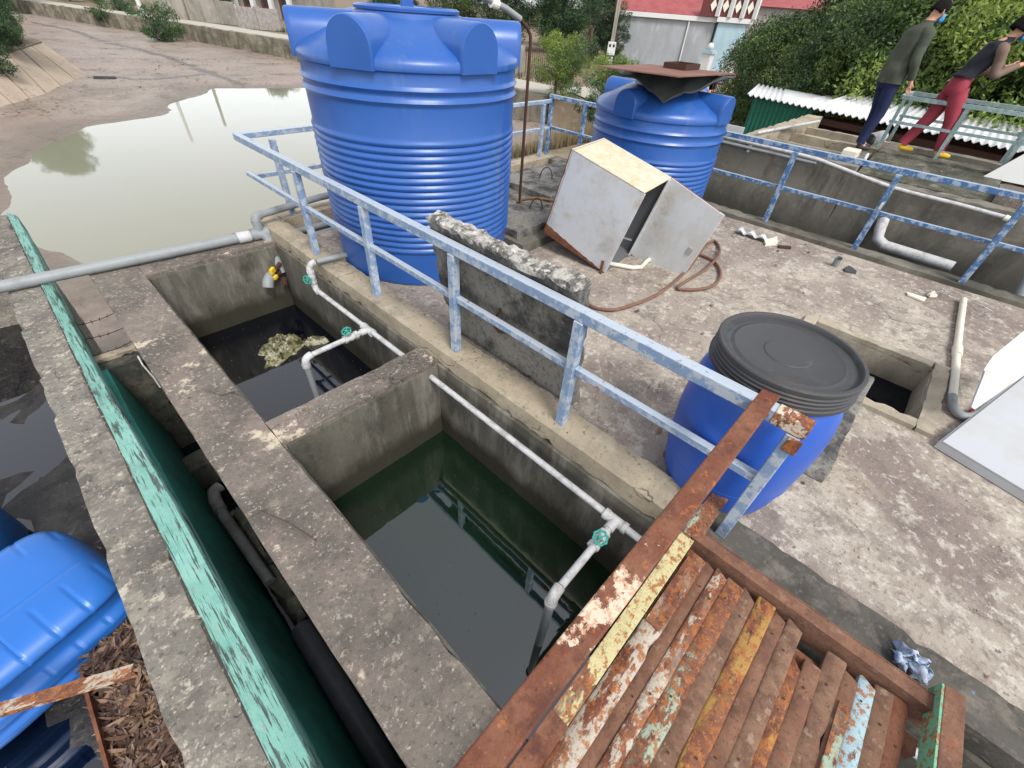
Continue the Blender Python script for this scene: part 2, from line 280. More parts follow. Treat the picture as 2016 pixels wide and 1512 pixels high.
# ------------------------------------------------------------------ mesh helpers
class B:
    def __init__(s): s.v = []; s.f = []
    def add(s, vs, fs):
        o = len(s.v); s.v += [tuple(v) for v in vs]; s.f += [tuple(i+o for i in f) for f in fs]; return s
    def box(s, x0, x1, y0, y1, z0, z1):
        vs = [(x, y, z) for z in (z0, z1) for y in (y0, y1) for x in (x0, x1)]
        return s.add(vs, [(0, 2, 3, 1), (4, 5, 7, 6), (0, 1, 5, 4), (2, 6, 7, 3), (0, 4, 6, 2), (1, 3, 7, 5)])
    def bar(s, a, b, wd, h, up=(0, 0, 1)):
        a, b = Vector(a), Vector(b); d = (b-a).normalized(); u = Vector(up); sd_ = d.cross(u)
        if sd_.length < 1e-4: sd_ = d.cross(Vector((0, 1, 0)))
        sd_.normalize(); u = sd_.cross(d).normalized()
        vs = [p+sd_*i*wd/2+u*j*h/2 for p in (a, b) for i, j in ((-1, -1), (1, -1), (1, 1), (-1, 1))]
        return s.add(vs, [(0, 1, 2, 3), (7, 6, 5, 4), (0, 4, 5, 1), (1, 5, 6, 2), (2, 6, 7, 3), (3, 7, 4, 0)])
    def tube(s, pts, r, n=12, cap=True):
        pts = [Vector(p) for p in pts]; rs = r if isinstance(r, (list, tuple)) else [r]*len(pts)
        T = []
        for i in range(len(pts)):
            a = pts[max(i-1, 0)]; b = pts[min(i+1, len(pts)-1)]; T.append((b-a).normalized())
        u = T[0].orthogonal().normalized(); vs = []
        for i, p in enumerate(pts):
            u = (u - T[i]*u.dot(T[i])).normalized(); v = T[i].cross(u)
            for k in range(n):
                t = 2*math.pi*k/n; vs.append(p+(u*math.cos(t)+v*math.sin(t))*rs[i])
        fs = [(i*n+k, i*n+(k+1) % n, (i+1)*n+(k+1) % n, (i+1)*n+k) for i in range(len(pts)-1) for k in range(n)]
        if cap: fs += [tuple(range(n-1, -1, -1)), tuple((len(pts)-1)*n+k for k in range(n))]
        return s.add(vs, fs)
    def lathe(s, prof, c=(0, 0, 0), n=48):
        vs = [(c[0]+r*math.cos(2*math.pi*k/n), c[1]+r*math.sin(2*math.pi*k/n), c[2]+z) for r, z in prof for k in range(n)]
        fs = [(i*n+k, i*n+(k+1) % n, (i+1)*n+(k+1) % n, (i+1)*n+k) for i in range(len(prof)-1) for k in range(n)]
        fs += [tuple(range(n-1, -1, -1)), tuple((len(prof)-1)*n+k for k in range(n))]
        return s.add(vs, fs)
    def prism(s, poly, z0, z1):
        n = len(poly); vs = [(p[0], p[1], z) for z in (z0, z1) for p in poly]
        return s.add(vs, [tuple(range(n-1, -1, -1)), tuple(range(n, 2*n))]+[(i, (i+1) % n, n+(i+1) % n, n+i) for i in range(n)])
    def ball(s, c, r, n=12, sc=(1, 1, 1)):
        prof = [(math.sin(math.pi*i/8), -math.cos(math.pi*i/8)) for i in range(9)]
        prof[0] = (.02, -1); prof[-1] = (.02, 1)
        vs = [(c[0]+r*sc[0]*a*math.cos(2*math.pi*k/n), c[1]+r*sc[1]*a*math.sin(2*math.pi*k/n), c[2]+r*sc[2]*b) for a, b in prof for k in range(n)]
        fs = [(i*n+k, i*n+(k+1) % n, (i+1)*n+(k+1) % n, (i+1)*n+k) for i in range(8) for k in range(n)]
        return s.add(vs, fs+[tuple(range(n-1, -1, -1)), tuple(8*n+k for k in range(n))])
    def rbox(s, x0, x1, y0, y1, z0, z1, seg=.08, amp=.004, fr=9, chip=0):
        nx, ny, nz_ = [max(1, min(120, round((b-a)/seg))) for a, b in ((x0, x1), (y0, y1), (z0, z1))]
        ix = {}; vs = []; fs = []
        def V(i, j, k):
            key = (i, j, k)
            if key not in ix:
                p = Vector((x0+(x1-x0)*i/nx, y0+(y1-y0)*j/ny, z0+(z1-z0)*k/nz_))
                q = noise.noise_vector(p*fr)*amp + noise.noise_vector(p*1.7)*amp*1.2
                edge = (i in (0, nx))+(j in (0, ny))+(k in (0, nz_))
                if chip and edge >= 2:
                    c = noise.noise(p*14+Vector((5, 5, 5)))
                    if c > .05:
                        ctr = Vector(((x0+x1)/2, (y0+y1)/2, (z0+z1)/2)); dd = Vector()
                        if i in (0, nx): dd.x = 1 if i == 0 else -1
                        if j in (0, ny): dd.y = 1 if j == 0 else -1
                        if k in (0, nz_): dd.z = 1 if k == 0 else -1
                        q += dd*chip*(c-.05)*2
                ix[key] = len(vs); vs.append(p+q)
            return ix[key]
        for i in range(nx):
            for j in range(ny):
                fs.append((V(i, j, 0), V(i, j+1, 0), V(i+1, j+1, 0), V(i+1, j, 0))); fs.append((V(i, j, nz_), V(i+1, j, nz_), V(i+1, j+1, nz_), V(i, j+1, nz_)))
        for i in range(nx):
            for k in range(nz_):
                fs.append((V(i, 0, k), V(i+1, 0, k), V(i+1, 0, k+1), V(i, 0, k+1))); fs.append((V(i, ny, k), V(i, ny, k+1), V(i+1, ny, k+1), V(i+1, ny, k)))
        for j in range(ny):
            for k in range(nz_):
                fs.append((V(0, j, k), V(0, j, k+1), V(0, j+1, k+1), V(0, j+1, k))); fs.append((V(nx, j, k), V(nx, j+1, k), V(nx, j+1, k+1), V(nx, j, k+1)))
        return s.add(vs, fs)
    def mesh(s, name, smooth=None):
        me = bpy.data.meshes.new(name); me.from_pydata(s.v, [], s.f); me.validate()
        if smooth is not None:
            me.polygons.foreach_set('use_smooth', [True]*len(me.polygons))
            if smooth < 180: me.set_sharp_from_angle(angle=R(smooth))
        return me

def link(name, me, mat, parent=None, local=False, bevel=0):
    o = bpy.data.objects.new(name, me); COL.objects.link(o)
    if mat is not None and not me.materials:
        for q in (mat if isinstance(mat, list) else [mat]): me.materials.append(q)
    if parent:
        o.parent = parent
        if parent.type == 'EMPTY' and not local: o.location = -parent.location
    if bevel:
        md = o.modifiers.new('bevel', 'BEVEL'); md.width = bevel; md.segments = 2; md.limit_method = 'ANGLE'; md.angle_limit = R(40)
    return o
def obj(name, b, mat, parent=None, smooth=None, bevel=0, local=False):
    return link(name, b.mesh(name, smooth), mt[mat] if isinstance(mat, str) else mat, parent, local, bevel)
def tag(o, label, cat, group=None, kind=None):
    o['label'] = label; o['category'] = cat
    if group: o['group'] = group
    if kind: o['kind'] = kind
    return o
def thing(name, label, cat, loc=(0, 0, 0), group=None):
    o = bpy.data.objects.new(name, None); COL.objects.link(o); o.location = loc; o.empty_display_size = .1
    return tag(o, label, cat, group)
def struct(o): o['kind'] = 'structure'; return o
def copy_tree(o, parent=None):
    c = o.copy(); COL.objects.link(c); c.parent = parent
    for ch in [q for q in bpy.data.objects if q.parent == o]: copy_tree(ch, c)
    return c
def grid(x0, x1, y0, y1, nx, ny, fz):
    b = B()
    b.v = [(x0+(x1-x0)*i/nx, y0+(y1-y0)*j/ny, fz(x0+(x1-x0)*i/nx, y0+(y1-y0)*j/ny)) for j in range(ny+1) for i in range(nx+1)]
    b.f = [(j*(nx+1)+i, j*(nx+1)+i+1, (j+1)*(nx+1)+i+1, (j+1)*(nx+1)+i) for j in range(ny) for i in range(nx)]
    return b
def seg_d(p, a, b):
    ax, ay = a; bx, by = b; dx, dy = bx-ax, by-ay
    t = max(0, min(1, ((p[0]-ax)*dx+(p[1]-ay)*dy)/(dx*dx+dy*dy+1e-9)))
    return math.hypot(p[0]-ax-t*dx, p[1]-ay-t*dy)
def inside(p, poly):
    r = False; n = len(poly)
    for i in range(n):
        (x1, y1), (x2, y2) = poly[i], poly[(i+1) % n]
        if (y1 > p[1]) != (y2 > p[1]) and p[0] < (x2-x1)*(p[1]-y1)/(y2-y1)+x1: r = not r
    return r

# ------------------------------------------------------------------ canal: water, mud, banks
WZ = -2.6
wb = B().add([(-40, 5.2, WZ), (30, 5.2, WZ), (30, 120, WZ), (-40, 120, WZ)], [(0, 1, 2, 3)])
struct(obj('canal_water', wb, 'water_canal'))
wp = [(-1.3, 14.5), (-.9, 18.4), (.4, 22), (2.3, 25.0), (5, 25.8), (7.0, 29.5), (9.3, 31.9), (11.4, 31.2), (15, 30.4), (17.5, 27), (17, 20), (14, 13), (10, 9.5), (5, 8.0), (2, 8.6), (.8, 9.8), (.1, 10.8), (-.5, 11.6)]
riv = [G(x, y, WZ) for x, y in ((62, 45), (145, 62), (215, 88), (270, 98), (330, 115), (375, 132), (425, 150), (470, 168))]
riv = [(p.x, p.y) for p in riv]
riv2 = [G(x, y, WZ) for x, y in ((185, 155), (235, 155), (262, 160), (320, 158), (400, 150))]; riv2 = [(p.x, p.y) for p in riv2]
def mud_z(x, y):
    d = min(seg_d((x, y), wp[i], wp[(i+1) % len(wp)]) for i in range(len(wp)))
    s = -d if inside((x, y), wp) else d
    t = max(-1, min(1, s/1.6))
    z = WZ + .012 + .06*t + .018*noise.noise(Vector((x*.45, y*.45, 0))) + .012*abs(t)**.7*noise.noise(Vector((x*2.3, y*2.3, 3)))
    if t >= 1: z += .02*noise.noise(Vector((x*.25, y*.25, 9)))
    if t <= -1: z -= .1
    return z
mb = grid(-16, 20, 5.3, 112, 170, 350, mud_z)
mud_me = mb.mesh('mud', 180)
att = mud_me.attributes.new('wet', 'FLOAT', 'POINT')
vals = []; sh_v = []
for v in mb.v:
    ds = min(seg_d(v[:2], wp[i], wp[(i+1) % len(wp)]) for i in range(len(wp))); sh_v.append(max(0, 1-ds/(1.5+1.2*noise.noise(Vector((v[0]*.5, v[1]*.5, 7))))))
    d = min(seg_d(v[:2], riv[i], riv[i+1]) for i in range(len(riv)-1))
    d2 = min(seg_d(v[:2], riv2[i], riv2[i+1]) for i in range(len(riv2)-1))
    wob = max(.15, 1+1.3*noise.noise(Vector((v[0]*.9, v[1]*.9, 1))))
    vals.append(max(0, 1-d/(.42*wob), .8*(1-d2/(.45*wob))))
att.data.foreach_set('value', vals)
at2 = mud_me.attributes.new('shore', 'FLOAT', 'POINT'); at2.data.foreach_set('value', sh_v)
mm = M('mud_flat', (.215, .17, .138), [((.285, .232, .19), .22, .42, .58, .8), ((.13, .10, .078), .35, .52, .63, .85), ((.29, .215, .185), .13, .5, .62, .6),
        ((.07, .055, .043), 1.1, .575, .63, .8, (1, .45, 1)), ((.20, .165, .13), 5, .50, .64, .6), ((.10, .08, .065), 9, .60, .68, .6)], rough=.5, bump=.02, bscale=4, rvar=.3)
n_, l_ = mm.node_tree.nodes, mm.node_tree.links
at = n_.new('ShaderNodeAttribute'); at.attribute_name = 'wet'
src = n_['Principled BSDF'].inputs['Base Color'].links[0].from_socket
at3 = n_.new('ShaderNodeAttribute'); at3.attribute_name = 'shore'
src = mix(n_, l_, ramp(n_, l_, at3.outputs['Fac'], .0, .9, .6), src, (.115, .095, .072))
l_.new(mix(n_, l_, ramp(n_, l_, at.outputs['Fac'], .1, .6, .85), src, (.10, .085, .075)), n_['Principled BSDF'].inputs['Base Color'])
struct(link('mud_flat', mud_me, mm))
# dry bank and land on the right, one sheet far past the horizon
def land_z(x, y):
    # canal edge: land lies right of x=19.4 and in front of a slope that runs down to the mud at y 9..15
    t = max(0, min(1, (y-8.5)/5.5)) if x < 19.3 else 0
    t = t*t*(3-2*t)
    return -1.42 - 1.6*t + .12*noise.noise(Vector((x*.5, y*.5, 0)))*(1 if x < 60 else 0)
struct(obj('bank_slope', grid(7.9, 19.3, -30, 15.5, 40, 120, land_z), 'soil', smooth=180))
lb = B().add([(19.3, -300, -1.46), (900, -300, -1.46), (900, 900, -1.46), (19.3, 900, -1.46)], [(0, 1, 2, 3)])
lb.add([(-900, 111, -1.5), (19.3, 111, -1.5), (19.3, 900, -1.5), (-900, 900, -1.5), (-900, 111, -2.9), (19.3, 111, -2.9)], [(0, 1, 2, 3), (0, 4, 5, 1)])
lb.add([(19.3, 44, -1.46), (18.2, 51, -1.46), (16.8, 60, -1.46), (14.5, 69.5, -1.46), (12.5, 77, -1.46), (9.8, 90, -1.46), (7, 111, -1.46), (19.3, 111, -1.46)], [tuple(range(7, -1, -1))])
lb.add([(7.9, -300, -1.46), (19.3, -300, -1.46), (19.3, -30, -1.46), (7.9, -30, -1.46)], [(0, 1, 2, 3)])
struct(obj('ground', lb, 'soil'))
# retaining wall of the far bank with buttresses
rw = thing('retaining_wall', 'long mossy retaining wall with small buttresses along the far canal bank', 'wall', (19.3, 30, WZ))
wline = [(19.3, 15.8), (19.3, 44), (18.0, 51), (16.6, 60), (14.3, 69.5), (12.3, 77), (9.6, 90), (7, 104)]
def along(line, step):
    out = []
    for i in range(len(line)-1):
        a, b_ = Vector((*line[i], 0)), Vector((*line[i+1], 0)); n = max(1, round((b_-a).length/step))
        for k in range(n): out.append((a.lerp(b_, k/n), a.lerp(b_, (k+1)/n)))
    return out
for a, b_ in along(wline, 4):
    d_ = (b_-a).normalized(); n_2 = Vector((-d_.y, d_.x, 0)); a2, b2 = a+d_*.02, b_-d_*.02
    q0 = B().rbox(0, (b2-a2).length, -.25, .25, WZ-.2, -1.33, .35, .03, 1.2)
    q0.v = [tuple(a2+d_*v[0]-n_2*(v[1]+0)+Vector((0, 0, v[2]+.04*noise.noise(Vector((a.y+v[0]*.4, 0, 0)))))) for v in q0.v]
    obj('wall_section', q0, 'canalwall', rw)
    for tt in (.25, .75):
        c = a2.lerp(b2, tt)+n_2*.36; obj('buttress', B().bar((c.x, c.y, WZ-.2), (c.x, c.y, -1.75), .26, .24, tuple(d_)), 'canalwall', rw)
b = B(); vs = []
for (x, y) in wline:
    vs += [(x+.22, y, -1.37), (x+3.2, y+.6, -1.37), (x+3.2, y+.6, -1.55), (x+.22, y, -1.55)]
b.add(vs, [(i*4+k, i*4+(k+1) % 4, (i+1)*4+(k+1) % 4, (i+1)*4+k) for i in range(len(wline)-1) for k in range(4)]); struct(obj('road', b, 'road'))
struct(obj('side_road', B().add([(20.5, 13.9, -1.40), (24, 13.9, -1.40), (47, 12, -1.40), (47, 16, -1.40), (22.6, 17.5, -1.40)], [(0, 1, 2, 3, 4)]), 'road'))
# left bank: sloping concrete revetment in panels
foot = [(-3.2, 24.5), (.41, 28.64), (2.45, 31.8), (5.22, 37.7)]
topp = [(-3.9, 26.6), (-.4, 30.6), (2.0, 34.8), (4.0, 40.2)]
rv = thing('bank_revetment', 'sloping cream concrete revetment under the dark tree on the left bank', 'revetment', (2, 34, WZ))
def lerp(a, b, t): return tuple(a[i]+(b[i]-a[i])*t for i in range(len(a)))
for i in range(3):
    for k in range(3):
        t0, t1 = k/3+.015, (k+1)/3-.015
        a0, a1 = lerp(foot[i], foot[i+1], t0), lerp(foot[i], foot[i+1], t1); b0, b1 = lerp(topp[i], topp[i+1], t0), lerp(topp[i], topp[i+1], t1)
        b = B(); vs = []
        for j in range(5):
            for q in range(5):
                p = lerp(lerp(a0, a1, q/4), lerp(b0, b1, q/4), j/4); z = WZ-.15+1.45*j/4
                vs.append((p[0], p[1], z+.03*noise.noise(Vector((p[0]*2, p[1]*2, z)))))
        fs = [(j*5+q, j*5+q+1, (j+1)*5+q+1, (j+1)*5+q) for j in range(4) for q in range(4)]
        b.add(vs, fs); o = obj('slope_panel', b, 'slope', rv)
        s_ = o.modifiers.new('solid', 'SOLIDIFY'); s_.thickness = .15
struct(obj('left_bank', B().prism([(-3.9, 26.7), (-.4, 30.7), (2.0, 34.9), (4.0, 40.3), (3.6, 46), (2, 75), (0, 111), (-60, 111), (-60, 10), (-14, 16)], WZ-.3, -1.25), 'soil'))
tag(obj('drain_pipe', B().tube([G(185, 153, -2.5), G(228, 154, -2.5)], .09), 'pvcdark'), 'dark pipe lying on the mud at the foot of the revetment', 'pipe')

# ------------------------------------------------------------------ near concrete works
# ground under the works (sludge pond left, land right)
struct(obj('sludge_ground', grid(-8, -.53, -2.5, 6.9, 60, 70, lambda x, y: -1.22+.05*noise.noise(Vector((x*1.6, y*1.6, 0)))+.025*noise.noise(Vector((x*6, y*6, 0)))), 'sludge', smooth=180))
struct(obj('sludge_water', B().add([(-8, -2.5, -1.215), (-.53, -2.5, -1.215), (-.53, 6.9, -1.215), (-8, 6.9, -1.215)], [(0, 1, 2, 3)]), 'water_black'))
struct(obj('trench_floor', B().add([(6.2, -8, -1.9), (7.6, -8, -1.9), (7.6, 5.0, -1.9), (6.2, 5.0, -1.9)], [(0, 1, 2, 3)]), 'darkwall'))
struct(obj('trench_water', B().add([(6.2, -8, -1.35), (7.6, -8, -1.35), (7.6, 5.0, -1.35), (6.2, 5.0, -1.35)], [(0, 1, 2, 3)]), 'water_dark'))
def wall(name, dims, mat, label, seg=.06, amp=.004, chip=.012, cat='wall', bevel=0):
    return tag(obj(name, B().rbox(*dims, seg, amp, 9, chip), mat, smooth=35), label, cat)
wall('walkway_wall', (-.01, .33, -2.6, 5.17, -2.8, -.10), 'walk', 'broad mottled concrete walkway wall between the teal channel and the two water pits', .045, .003, .007)
wall('cross_wall', (.332, 1.498, 2.03, 2.25, -2.4, -.10), 'walk', 'short concrete cross wall dividing the black pit from the green pit', .045, .003, .007)
wall('pit_end_wall', (.332, 1.498, 4.70, 5.17, -2.8, -.105), 'walk', 'concrete wall closing the far end of the black water pit, under the grey pipe', .05, .003, .007)
# plaster skins on the inner faces of the pits
for (d, lab) in (((.331, .345, 2.26, 4.69, -1.6, -.135), 'left'), ((.331, .345, -2.5, 2.02, -1.6, -.135), 'left')):
    pass
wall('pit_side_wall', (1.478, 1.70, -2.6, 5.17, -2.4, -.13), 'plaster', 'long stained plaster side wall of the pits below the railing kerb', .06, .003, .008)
struct(obj('kerb', B().rbox(1.50, 1.72, .02, 5.20, -.126, 0, .05, .004, 9, .012), 'kerb', smooth=35))
struct(obj('kerb', B().rbox(1.50, 1.72, -3.2, .018, -.126, 0, .05, .004, 9, .012), 'kerbdark', smooth=35))
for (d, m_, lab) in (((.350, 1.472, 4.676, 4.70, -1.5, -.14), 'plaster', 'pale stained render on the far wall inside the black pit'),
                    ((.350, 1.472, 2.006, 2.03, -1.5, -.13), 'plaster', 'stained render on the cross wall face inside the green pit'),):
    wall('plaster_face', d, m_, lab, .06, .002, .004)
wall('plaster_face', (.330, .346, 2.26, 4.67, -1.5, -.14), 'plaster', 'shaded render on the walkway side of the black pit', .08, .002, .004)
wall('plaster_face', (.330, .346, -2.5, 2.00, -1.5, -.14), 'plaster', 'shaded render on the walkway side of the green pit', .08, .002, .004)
struct(obj('green_pit_water', B().add([(.3, -2.6, -.84), (1.5, -2.6, -.84), (1.5, 2.05, -.84), (.3, 2.05, -.84)], [(0, 1, 2, 3)]), 'water_green'))
struct(obj('black_pit_water', B().add([(.3, 2.2, -.84), (1.5, 2.2, -.84), (1.5, 4.72, -.84), (.3, 4.72, -.84)], [(0, 1, 2, 3)]), 'water_black'))
# deck with the hatch hole
HX0, HX1, HY0, HY1 = 3.40, 4.22, -.68, .17
db = B()
for d in ((1.72, HX0, -3.2, 4.5), (HX1, 6.22, -3.2, 4.5), (HX0, HX1, -3.2, HY0), (HX0, HX1, HY1, 4.5)):
    g = grid(d[0], d[1], d[2], d[3], max(2, int((d[1]-d[0])/.1)), max(2, int((d[3]-d[2])/.1)), lambda x, y: -.05+.006*noise.noise(Vector((x*1.3, y*1.3, 0))))
    db.add(g.v, g.f)
struct(obj('deck', db, 'deck', smooth=180))
struct(obj('deck_base', B().box(1.72, HX0-.05, -3.2, 4.5, -.5, -.065).box(HX1+.05, 6.22, -3.2, 4.5, -.5, -.065).box(HX0-.05, HX1+.05, -3.2, HY0-.05, -.5, -.065).box(HX0-.05, HX1+.05, HY1+.05, 4.5, -.5, -.065), 'basin'))
hr = thing('hatch_rim', 'square sunken hatch with cream cement rim and dark water beside the open black-lidded drum', 'hatch', (3.8, -.25, -.05))
for d in ((HX0-.10, HX1+.09, HY1, HY1+.10), (HX0-.10, HX1+.09, HY0-.10, HY0), (HX1, HX1+.09, HY0+.002, HY1-.002), (HX0-.10, HX0, HY0+.002, HY1-.002)):
    obj('rim', B().rbox(d[0], d[1], d[2], d[3], -.08, -.015, .05, .004, 9, .01), 'cement', hr, smooth=35)
for d in ((HX0-.02, HX1+.02, HY1, HY1+.05), (HX0-.02, HX1+.02, HY0-.05, HY0), (HX1, HX1+.05, HY0, HY1), (HX0-.05, HX0, HY0, HY1)):
    obj('shaft_wall', B().rbox(d[0], d[1], d[2], d[3], -1.4, -.078, .1, .002), 'cement', hr)
struct(obj('hatch_water', B().add([(3.3, -.8, -.27), (4.3, -.8, -.27), (4.3, .3, -.27), (3.3, .3, -.27)], [(0, 1, 2, 3)]), 'water_hatch'))
# recessed trough + far kerb
struct(obj('trough_floor', B().rbox(1.72, 6.2, 4.5, 4.96, -.34, -.26, .12, .006), 'deck', smooth=40))
struct(obj('kerb', B().rbox(1.722, 6.42, 4.96, 5.20, -2.8, 0, .08, .004, 9, .014), 'kerb', smooth=35))
struct(obj('kerb', B().rbox(6.22, 6.44, -3.2, 4.958, -2.2, .0, .07, .004, 9, .012), 'basin', smooth=35))
# teal parapet
wall('parapet_wall', (-.535, -.325, -2.6, 7.0, -1.5, -.10), 'parapet', 'rough grey concrete parapet along the left side of the teal channel', .04, .005, .016)
tp = thing('teal_channel_lining', 'peeling mint green painted lip and lining along the left side of the narrow channel', 'lining', (-.3, 2, -.1))
ys = [-2.6+9.6*i/110 for i in range(111)]
vs = []
for y in ys:
    xr = -.226 if y < 2 else (-.226-.035*min(1, (y-2)/1.5))
    j = .004*noise.noise(Vector((y*6, 0, 0))); j2 = .003*noise.noise(Vector((y*9, 4, 0)))
    vs += [(-.330, y, -.105), (-.322+j, y, -.082), (xr-.006+j2, y, -.118), (xr+j2, y, -.135), (xr-.002, y, -.30), (-.330, y, -.30)]
b = B(); b.add(vs, [(i*6+k, i*6+(k+1) % 6, (i+1)*6+(k+1) % 6, (i+1)*6+k) for i in range(len(ys)-1) for k in range(6)]+[(0, 1, 2, 3, 4, 5), tuple(len(ys)*6-1-k for k in range(6))])
obj('painted_lip', b, 'teal', tp)
q0 = B().rbox(-.36, -.229, -2.6, 3.77, -1.9, -.302, .10, .004)
q0.v = [(v[0]+(.085*min(1, max(0, (-.30-v[2])/.8)) if v[0] > -.28 else 0), v[1], v[2]) for v in q0.v]
obj('painted_lining', q0, 'teal2', tp, smooth=40)
obj('painted_lining', B().rbox(-.345, -.272, 3.852, 6.98, -.45, -.302, .12, .004), 'teal2', tp, smooth=40)
obj('crumbling_joint', B().rbox(-.334, -.320, -2.6, 6.9, -.13, -.088, .035, .006, 20), 'mould_edge', tp)
wall('channel_end_wall', (-.345, -.012, 3.78, 3.95, -2.8, -.32), 'darkwall', 'dark algae stained end wall of the channel below the barbed wire', .06, .01, .03)
obj('end_wall_cap', B().rbox(-.275, -.012, 3.90, 3.97, -.318, -.285, .04, .006, 12, .01), 'kerb')
tag(bpy.data.objects['end_wall_cap'], 'pale cement coping strip on the channel end wall', 'coping')
wall('channel_beam', (-.24, -.012, 3.10, 3.30, -1.25, -.98), 'darkwall', 'dark concrete beam crossing low in the channel', .06, .01, .02)
wall('channel_side_step', (-.10, -.012, 1.5, 2.6, -1.6, -1.03), 'darkwall', 'crumbling dark concrete step at the channel bottom under the walkway', .07, .02, .04)
struct(obj('channel_water', B().add([(-.26, -2.6, -1.3), (0, -2.6, -1.3), (0, 3.8, -1.3), (-.26, 3.8, -1.3)], [(0, 1, 2, 3)]), 'water_dark'))
wall('pond_end_wall', (-8, -.354, 6.9, 7.12, -2.8, -.35), 'parapet', 'mossy concrete wall closing the sludge pond at the far left', .12, .01, .02)
# channel pipes
p1 = thing('drain_pipe', 'grey drain pipe with an elbow running along the channel bottom under the walkway edge', 'pipe', (-.15, 2.2, -.95))
mt['pvcgrime'] = M('grimy_grey_pvc', (.11, .115, .115), [((.05, .05, .045), 7, .46, .62, .8)], rough=.6)
obj('pipe_run', B().tube([(-.115, 2.55, -.92), (-.11, 2.40, -.92), (-.09, 1.82, -.94)], [.036, .036, .034], 16), 'pvcgrime', p1, smooth=50)
obj('elbow', B().tube([(-.04, 2.74, -.90), (-.09, 2.72, -.90), (-.11, 2.65, -.91), (-.115, 2.54, -.92)], .043, 16), 'pvcgrime', p1, smooth=50)
tag(obj('drain_pipe', B().tube([(-.08, 1.45, -.98), (-.082, .6, -.95), (-.085, -2.4, -.95)], .062, 20), 'pvcdark', smooth=50), 'thick dark blue black pipe along the near end of the channel', 'pipe')
tag(obj('hanging_cord', B().tube([(-.03, 3.80, -.30), (-.035, 3.76, -.36), (-.02, 3.73, -.48), (.0-.02, 3.72, -.58)], .006, 6), 'white'), 'thin white cord hanging over the channel end wall', 'cord')
# barbed wire
for k, (ya, yb) in enumerate(((4.57, 4.59), (4.31, 4.29), (4.02, 4.04), (3.93+.06, 3.91+.06))):
    t = thing('barbed_wire', ['farthest rusty barbed wire strand spanning the channel gap', 'second rusty barbed wire strand from the far side of the channel gap', 'third rusty barbed wire strand from the far side of the channel gap', 'nearest rusty barbed wire strand just above the channel end wall'][k], 'barbed wire', (-.28, ya, -.3), 'barbed wire strands across the channel')
    pts = [(-.285+.28*q/10, ya+(yb-ya)*q/10, -.3-.015*math.sin(math.pi*q/10)) for q in range(11)]
    obj('strand', B().tube(pts, .003, 6), 'rebar', t)
    b = B()
    for q in (2, 4, 6, 8):
        c = Vector(pts[q])
        for a in (0, 1, 2):
            d = Vector((random.uniform(-.4, .4), random.uniform(-1, 1), random.uniform(-1, 1))).normalized()*.017
            b.tube([c-d, c+d], .0018, 4)
    o = obj('barbs', b, 'rebar', t); o['kind'] = 'stuff'

# ------------------------------------------------------------------ railings
def railing_parts(t, xa, ya, xb, yb, ztop, zmid, posts, m_, wt=.06, wm=.04, wp_=.055, z0=0):
    obj('top_rail', B().bar((xa, ya, ztop-wt/2), (xb, yb, ztop-wt/2), wt, wt), m_, t, bevel=.004)
    prev = None
    ps = sorted(posts, key=lambda q: -(q[0]*0+q[1]) if abs(ya-yb) > abs(xa-xb) else q[0])
    obj('mid_rail', B().bar((xa, ya, zmid), (xb, yb, zmid), wm, wm), m_, t, bevel=.003)
    for (x, y) in ps:
        obj('post', B().bar((x, y, z0), (x, y, ztop-wt-.001), wp_, wp_, (1, 0, 0)), m_, t, bevel=.004)
fr = thing('guard_railing', 'long faded blue steel guard railing in front of the big tank, over the pits', 'railing', (1.59, 2, 0))
FX = 1.60
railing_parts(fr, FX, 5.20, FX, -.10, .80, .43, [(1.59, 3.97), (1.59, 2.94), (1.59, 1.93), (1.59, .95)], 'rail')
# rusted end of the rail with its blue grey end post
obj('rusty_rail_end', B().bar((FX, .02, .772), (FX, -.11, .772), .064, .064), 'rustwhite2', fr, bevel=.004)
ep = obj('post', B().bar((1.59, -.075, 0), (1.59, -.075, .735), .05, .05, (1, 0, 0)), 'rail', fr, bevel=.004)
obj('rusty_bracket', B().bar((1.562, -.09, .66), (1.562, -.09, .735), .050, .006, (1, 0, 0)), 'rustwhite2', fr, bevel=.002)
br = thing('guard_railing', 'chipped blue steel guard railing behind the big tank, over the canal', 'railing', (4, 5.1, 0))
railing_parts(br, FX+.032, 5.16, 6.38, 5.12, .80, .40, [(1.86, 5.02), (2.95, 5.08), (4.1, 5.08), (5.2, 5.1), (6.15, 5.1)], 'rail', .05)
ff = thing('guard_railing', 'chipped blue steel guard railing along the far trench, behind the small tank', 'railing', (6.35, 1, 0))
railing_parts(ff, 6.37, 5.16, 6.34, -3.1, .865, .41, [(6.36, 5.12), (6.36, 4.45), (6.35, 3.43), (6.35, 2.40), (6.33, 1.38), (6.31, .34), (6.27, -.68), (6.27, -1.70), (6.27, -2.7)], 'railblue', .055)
obj('white_clip', B().bar((6.27, .33, .47), (6.27, .33, .53), .05, .02), 'white', ff)

